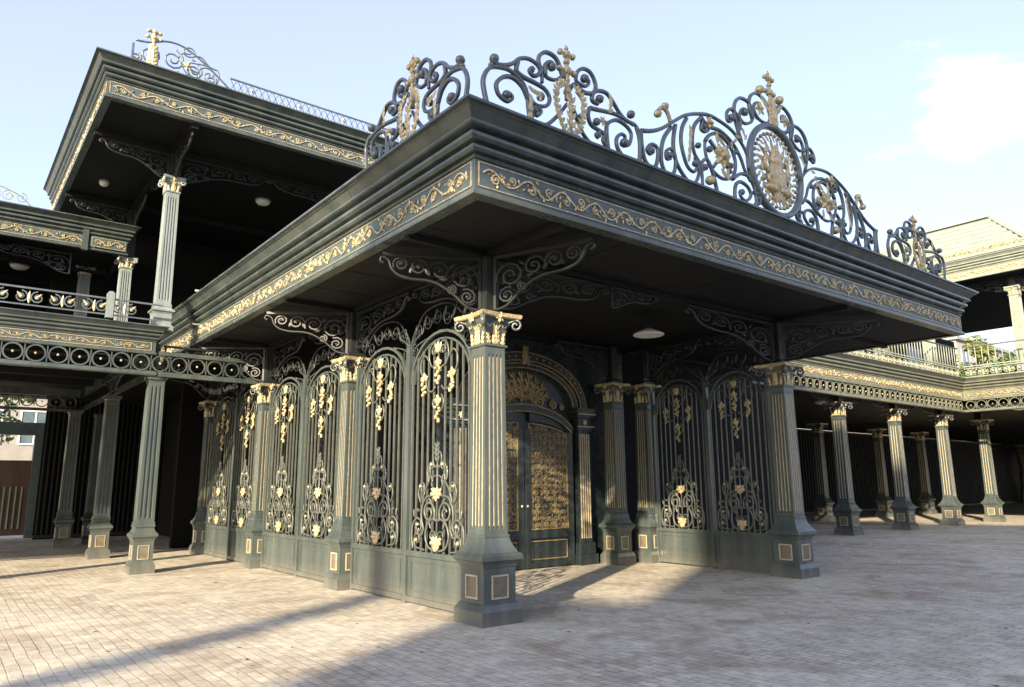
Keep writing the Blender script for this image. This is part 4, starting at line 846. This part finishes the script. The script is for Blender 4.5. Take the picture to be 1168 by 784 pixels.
# lower upper-floor roof at far left
lr = thing('side_gallery_roof', 'lower green gallery roof with gilded frieze at the left edge', 'roof', kind='thing')
m_ = MB(); sweep(m_, [(-14, 11.75), (-2.15, 11.75), (-2.15, 15.5)], entab(7.02, .8), 1); m_.build('cornice', PAINT, lr)
frieze(lr, AF(-14, 11.75, 7.02), 11.0, 31, z0=.08, z1=.3, wl=.55); frieze(lr, AF(-2.95, 11.70, 7.02), .8, 32, z0=.08, z1=.3, wl=.4)
MB().box(-3.1, -2.98, 11.68, 11.8, 6.98, 7.5).build('block', PAINT, lr)
MB().box(-14, -2.2, 11.85, 18, 7.04, 7.1).build('soffit', SOFFIT, lr); MB().box(-14, -2.2, 11.85, 18, 7.6, 7.7).build('roof', PAINT, lr)
jo = MB()
for y in (13.5, 15.5): jo.box(-14, -2.3, y - .06, y + .06, 6.9, 7.038)
jo.build('ceiling_beam', SOFFIT, lr); MB().box(-14, -1.2, 18.0, 18.2, 4.45, 7.2).build('back_wall', DARKWALL, lr)
add_bracket(lr, (-3.2, 12.3, 7.0), (-1, 0, 0), 1.6, .5); add_bracket(lr, (-5.4, 12.3, 7.0), (1, 0, 0), 1.0, .4)
lc = thing('arched_roof_crest', 'light wire crest on the gallery roof at the far left edge', 'roof crest')
i_, g_ = MB(), MB(); fr = Fr((-4.9, 11.6, 7.72), (1, 0, 0)); tube(i_, fr, [(-1, .45), (-.4, .42), (.1, .36), (.5, .22), (.75, 0)], .014, n=5)
for k in range(7): tube(i_, fr, volute(-.9 + .24 * k, .17, .12, R(90), 1.4, 1 if k % 2 else -1, 12), .01, n=4)
o_ = i_.build('scrollwork', PALE, lc)
for k in range(5): leaf(g_, fr, -.8 + .3 * k, .15, R(60 + 20 * k), .16, .03)
g_.build('gold_leaf', GOLD, o_)
# ------------------------------------------------------------------ right gallery
gal = thing('right_gallery', 'two-storey gallery at right with sunlit cornice over shadowed arcade', 'building')
GY = 3.9; GX = 25.1; ZB = 4.2
wp = [(11.3, GY), (GX, GY), (GX, -14)]
zt3 = wing_beam(gal, wp, [(AF(11.3, GY + .01, 0), 13.75), (BF(GX + .01, GY - .05, 0), 16)], ZB, .16, GALP, 1, .95)
frieze(gal, AF(11.3, GY, zt3), 13.7, 41, z0=.1, z1=.34, wl=.5, r=.012, field=False); frieze(gal, BF(GX, GY, zt3), 10, 42, z0=.1, z1=.34, wl=.5, r=.012, field=False)
ZD = zt3 + .84
MB().box(13.1, 92, GY + .1, 13, ZB + .05, ZB + .15).box(GX + .1, 92, -14, GY + .098, ZB + .05, ZB + .15).build('arcade_ceiling', SOFFIT, gal)
MB().box(11.3, 92, GY - .1, 12.9, ZD - .02, ZD + .02).box(GX - .1, 92, -14, GY - .102, ZD - .02, ZD + .02).build('deck', SOFFIT, gal)
GR = 'gold-fluted columns of the right arcade'
r0 = make_column('fluted_column', 'half-shaded gold-fluted column of the right arcade next to the portico', 4.0, .3, .17, group=GR, nf=3, capH=.45); r0.location = (16.7, 4.4, 0)
for x, y, lb in ((20.4, 4.4, 'gold-fluted arcade column with bright sunlit shaft, second from the portico'), (24.15, 4.4, 'gold-fluted arcade column with sunlit shaft at the inner corner'), (27.8, 4.3, 'gold-fluted arcade column nearest the right picture edge'),
                 (12.9, 4.4, 'arcade column almost hidden behind the outer portico column'), (20.6, 9.2, 'dim rear arcade column seen just right of the portico column'), (23.8, 9.1, 'dim rear arcade column close behind the first arcade column'), (29.2, 9.2, 'dim slender rear column between the first and second arcade columns'), (33.4, 9.1, 'dim slender rear column between the second and third arcade columns')):
    copy_tree(r0, lb, (x, y, 0))
brk = MB()
for x in (12.9, 16.7, 20.4, 24.15, 27.8): brk.sq(x, 4.4, [(.13, 3.99), (.13, ZB + .05)])
brk.build('post', BLACK, gal)
for x in (16.7, 20.4, 24.15): add_bracket(gal, (x + .1, 4.4, ZB + .04), (1, 0, 0), 1.5, .4); add_bracket(gal, (x - .1, 4.4, ZB + .04), (-1, 0, 0), 1.5, .4)
# upper floor of the gallery
rl = thing('gallery_balustrade', 'pale balustrade with gold band along the right gallery balcony', 'railing')
i_, g_ = MB(), MB(); b = MB()
for fr, L in ((AF(11.5, GY - .02, ZD), 13.5), (BF(GX - .12, GY - .2, ZD), 12)):
    ring_rail(i_, g_, fr, L, .0, .34, .42)
    tube(b, fr, [(0, 1.15), (L, 1.15)], .03, n=6, curve=False); tube(b, fr, [(0, .42), (L, .42)], .02, n=4, curve=False)
    for k in range(int(L / .22)): tube(b, fr, [(.22 * k, .34), (.22 * k, 1.15)], .018, n=5, curve=False)
o_ = i_.build('scroll_band', CREAM, rl); g_.build('gold_boss', GOLD, o_); b.build('balusters', CREAM, rl)
GU = 'pale upper columns of the right gallery'
u0 = make_column('fluted_column', 'pale upper gallery column at the right edge under the cream roof', 3.3, .24, .17, gold=False, body=CREAM, ped=.5, nf=4, group=GU, capH=.36); u0.location = (25.7, 1.95, ZD)
for x, y, lb in ((19.6, GY + .3, 'pale upper gallery column rising left of the blinds, behind the canopy corner'), (23.4, GY + .3, 'pale upper gallery column between window and balcony opening'), (15.6, GY + .3, 'pale upper gallery column hidden behind the canopy'), (25.9, -2.4, 'pale upper gallery column outside the right picture edge')): copy_tree(u0, lb, (x, y, ZD))
ZU = 9.05
m_ = MB(); sweep(m_, [(36, 7.5), (24.7, 7.5), (24.7, 1.05), (36, 1.05)], entab(ZU, .85), 1); m_.build('eave', CREAM, gal)
frieze(gal, BF(24.7, 7.5, ZU), 6.45, 51, z0=.09, z1=.32, wl=.4, r=.012, field=False)
MB().box(24.8, 36, 1.15, 7.4, ZU + .02, ZU + .08).build('eave_soffit', SOFFIT, gal)
# sloping shingled roof made of courses
rs_ = MB(); E = (24.42, .77, 7.8); T_ = (26.4, 2.6, 6.4); zE, zT = ZU + .76, 11.75
nC = 8
for i in range(nC):
    t0, t1 = i / nC, (i + 1) / nC
    def q(t, lift): return (E[0] + (T_[0] - E[0]) * t, E[1] + (T_[1] - E[1]) * t, E[2] + (T_[2] - E[2]) * t, zE + (zT - zE) * t + lift)
    a = q(t0, .11); c = q(t1, 0.0)
    rs_.add([(a[0], a[2], a[3]), (a[0], a[1], a[3]), (c[0], c[1], c[3]), (c[0], c[2], c[3])], [(0, 1, 2, 3)])
    rs_.add([(a[0], a[1], a[3]), (40, a[1], a[3]), (40, c[1], c[3]), (c[0], c[1], c[3])], [(0, 1, 2, 3)])
    z0_ = zE + (zT - zE) * t0
    rs_.add([(a[0], a[2], a[3]), (a[0], a[1], a[3]), (a[0], a[1], z0_), (a[0], a[2], z0_)], [(0, 1, 2, 3)]); rs_.add([(a[0], a[1], a[3]), (40, a[1], a[3]), (40, a[1], z0_), (a[0], a[1], z0_)], [(0, 1, 2, 3)])
rs_.add([(26.4, 2.6, zT), (40, 2.6, zT), (40, 6.4, zT), (26.4, 6.4, zT)], [(0, 1, 2, 3)])
rs_.add([(24.42, 7.8, zE), (26.4, 6.4, zT), (40, 6.4, zT), (40, 7.8, zE)], [(0, 1, 2, 3)])
roof = rs_.build('shingled_roof', SHINGLE, gal)
hp = MB(); tube(hp, Fr((0, 0, 0), (1, 0, 0)), [(0, 0), (0, .01)], .01)
hp = MB()
a0, a1 = Vector((24.4, .75, zE + .06)), Vector((26.4, 2.6, zT + .04))
for p0, p1 in ((a0, a1), (a1, Vector((26.4, 6.4, zT + .04)))):
    d = (p1 - p0).normalized(); s_ = d.cross(Vector((0, 0, 1))).normalized(); n_ = s_.cross(d)
    hp.rings([[tuple(p + s_ * .12 - n_ * .02), tuple(p + s_ * .05 + n_ * .05), tuple(p - s_ * .05 + n_ * .05), tuple(p - s_ * .12 - n_ * .02)] for p in (p0, p1)])
hp.build('hip_cap', CREAM, roof)
gd = MB(); vine(gd, Fr((24.5, 7.5, zE + .08), (0, -1, 0), (.5, 0, .86)), 0, 6.5, .05, .3, r=.018, wl=.4, seed=9); gd.build('gilded_scroll', GOLD, roof)
for y in (1.95,): MB().sq(25.7, y, [(.1, ZD + 3.28), (.1, ZU + .02)]).build('post', BLACK, gal)
add_bracket(gal, (25.7, 2.05, ZU), (0, 1, 0), 2.6, .5); add_bracket(gal, (25.7, 1.85, ZU), (0, -1, 0), .8, .5); 
# back wall of the upper floor with windows
uw = MB(); uw.box(13, 38.8, 9.0, 9.2, ZD, 9.2)
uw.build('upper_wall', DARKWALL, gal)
for a, b_, bl in ((19.6, 22.1, 1), (23.0, 25.6, 1), (26.6, 28.2, 0), (29.2, 31.4, 1), (32.6, 34.4, 0), (35.4, 37.8, 1)):
    w_ = MB(); w_.box(a - .08, b_ + .08, 8.93, 8.998, ZD + .5, ZD + .58); w_.box(a - .08, b_ + .08, 8.93, 8.998, ZD + 2.9, ZD + 2.98); w_.box(a - .08, a, 8.93, 8.998, ZD + .58, ZD + 2.9); w_.box(b_, b_ + .08, 8.93, 8.998, ZD + .58, ZD + 2.9)
    f_ = w_.build('window_frame', BROWN, gal); MB().box(a, b_, 8.96, 8.995, ZD + .58, ZD + 2.9).build('pane', BLIND if bl else GLASS, f_)
house('distant_house', 'pale house seen through the balcony opening at right', 72, 100, 21, 34, 15.2, [(73 + 3.2 * i, 75 + 3.2 * i, z, z + 1.8) for i in range(6) for z in (2.5, 6, 9.5, 12.6)])
GT = 'trees beyond the right gallery'
tree('leafy_tree', 'small yellow-green tree seen through the right balcony opening', 61, 15.4, 12.6, 3.4, LEAF2, 8, 5200, GT, leaf_s=.22)
tree('leafy_tree', 'dark green tree against the sky behind the right balcony', 62, 18.6, 14.0, 3.8, LEAF, 12, 6500, GT, leaf_s=.22)
tree('leafy_tree', 'low bushy tree filling the gap beside the right gallery column', 58, 12.6, 10.6, 3.0, LEAF, 19, 4200, GT, leaf_s=.22)
# ------------------------------------------------------------------ lamps
lp = thing('hanging_lamp', 'flat white lamp hanging on a chain under the canopy', 'lamp', (4.25, 1.1, 0))
s_ = MB(); ring = lambda r, z: [(r * math.cos(2 * math.pi * j / 20), r * math.sin(2 * math.pi * j / 20), z) for j in range(20)]
s_.rings([ring(.05, 4.2), ring(.1, 4.17), ring(.26, 4.1), ring(.27, 4.08), ring(.25, 4.07)], True); s_.build('shade', WHITE, lp)
c_ = MB()
for k in range(6): ball(c_, (0, 0, 4.2 + .032 * k), .014, (1, 1, 1.4), 6, 4)
c_.build('chain', BLACK, lp)
def dome(label, x, y, z, r=.17):
    t = thing('ceiling_lamp', label, 'lamp', (x, y, z), 'round ceiling lamps'); a = MB(); a.rings([ring(r * 1.1, 0), ring(r * 1.1, -.03)], True); a.build('mount', PALE, t)
    d = MB(); d.rings([ring(r, -.031), ring(r * .95, -.07), ring(r * .7, -.11), ring(r * .3, -.13)], True); d.build('globe', WHITE, t); return t
dome('round white ceiling lamp under the upper pavilion soffit', .36, 9.75, ZP + .02)
dome('round white lamp under the low gallery roof at the left edge', -4.1, 14.2, 7.04, .2)
dome('faint round lamp near the left corner of the pavilion soffit', -2.9, 10.8, ZP + .02, .1)
dome('round lamp hanging beside the first arcade column at right', 17.9, 5.6, ZB + .05, .2)
dome('small white lamp under the arcade ceiling at the right edge', 26.0, 2.4, ZB + .05, .25)
# ------------------------------------------------------------------ unseen occluder building, massing shaped to cast the shadows
ca, sa = math.cos(SUN_AZ), math.sin(SUN_AZ); TE = math.tan(SUN_EL)
nb = thing('occluder_building', 'unseen pale building behind the camera, added to cast the broad shadow', 'building')
def nblock(mb, w0, w1, s0, s1, z0, z1):
    vs = [(s * ca - w_ * sa, s * sa + w_ * ca, z) for z in (z0, z1) for w_ in (w0, w1) for s in (s0, s1)]
    mb.add(vs, [(0, 2, 3, 1), (4, 5, 7, 6), (0, 1, 5, 4), (2, 6, 7, 3), (0, 4, 6, 2), (1, 3, 7, 5)])
S0 = -26.0
h = lambda H: H - S0 * TE
a = MB(); nblock(a, -7.0, -1.35, -34, S0, 0, h(9.6)); nblock(a, -24, -7.01, -34, S0, 0, h(8.9)); a.build('wall', PLASTER, nb)  # added masses, heights set by the shadow edges
a = MB(); nblock(a, -7.0, 1.35, S0 - .8, S0 - .01, h(4.3), h(9.0)); a.build('high_occluder', PLASTER, nb)  # added block, sized to shade the cornice near the front corner
a = MB(); nblock(a, -1.34, .45, -31, S0 - .02, 0, h(.75)); a.build('low_occluder', PLASTER, nb)  # added block, sized to shade the ground and pedestal at the corner
a = MB(); nblock(a, 2.05, 2.6, -27, S0, 0, h(2.4)); a.build('stripe_occluder', PLASTER, nb)  # added block that throws the narrow shadow stripe
for i in range(4):
    for z in (1.2, 4.6, 8.0):
        a = MB(); w0 = -6.3 + 1.25 * i; nblock(a, w0, w0 + .7, S0 + .002, S0 + .05, z, z + 1.6); a.build('window', GLASS, nb)  # panes put on the face of the unseen occluder
print('objects', len(bpy.data.objects))
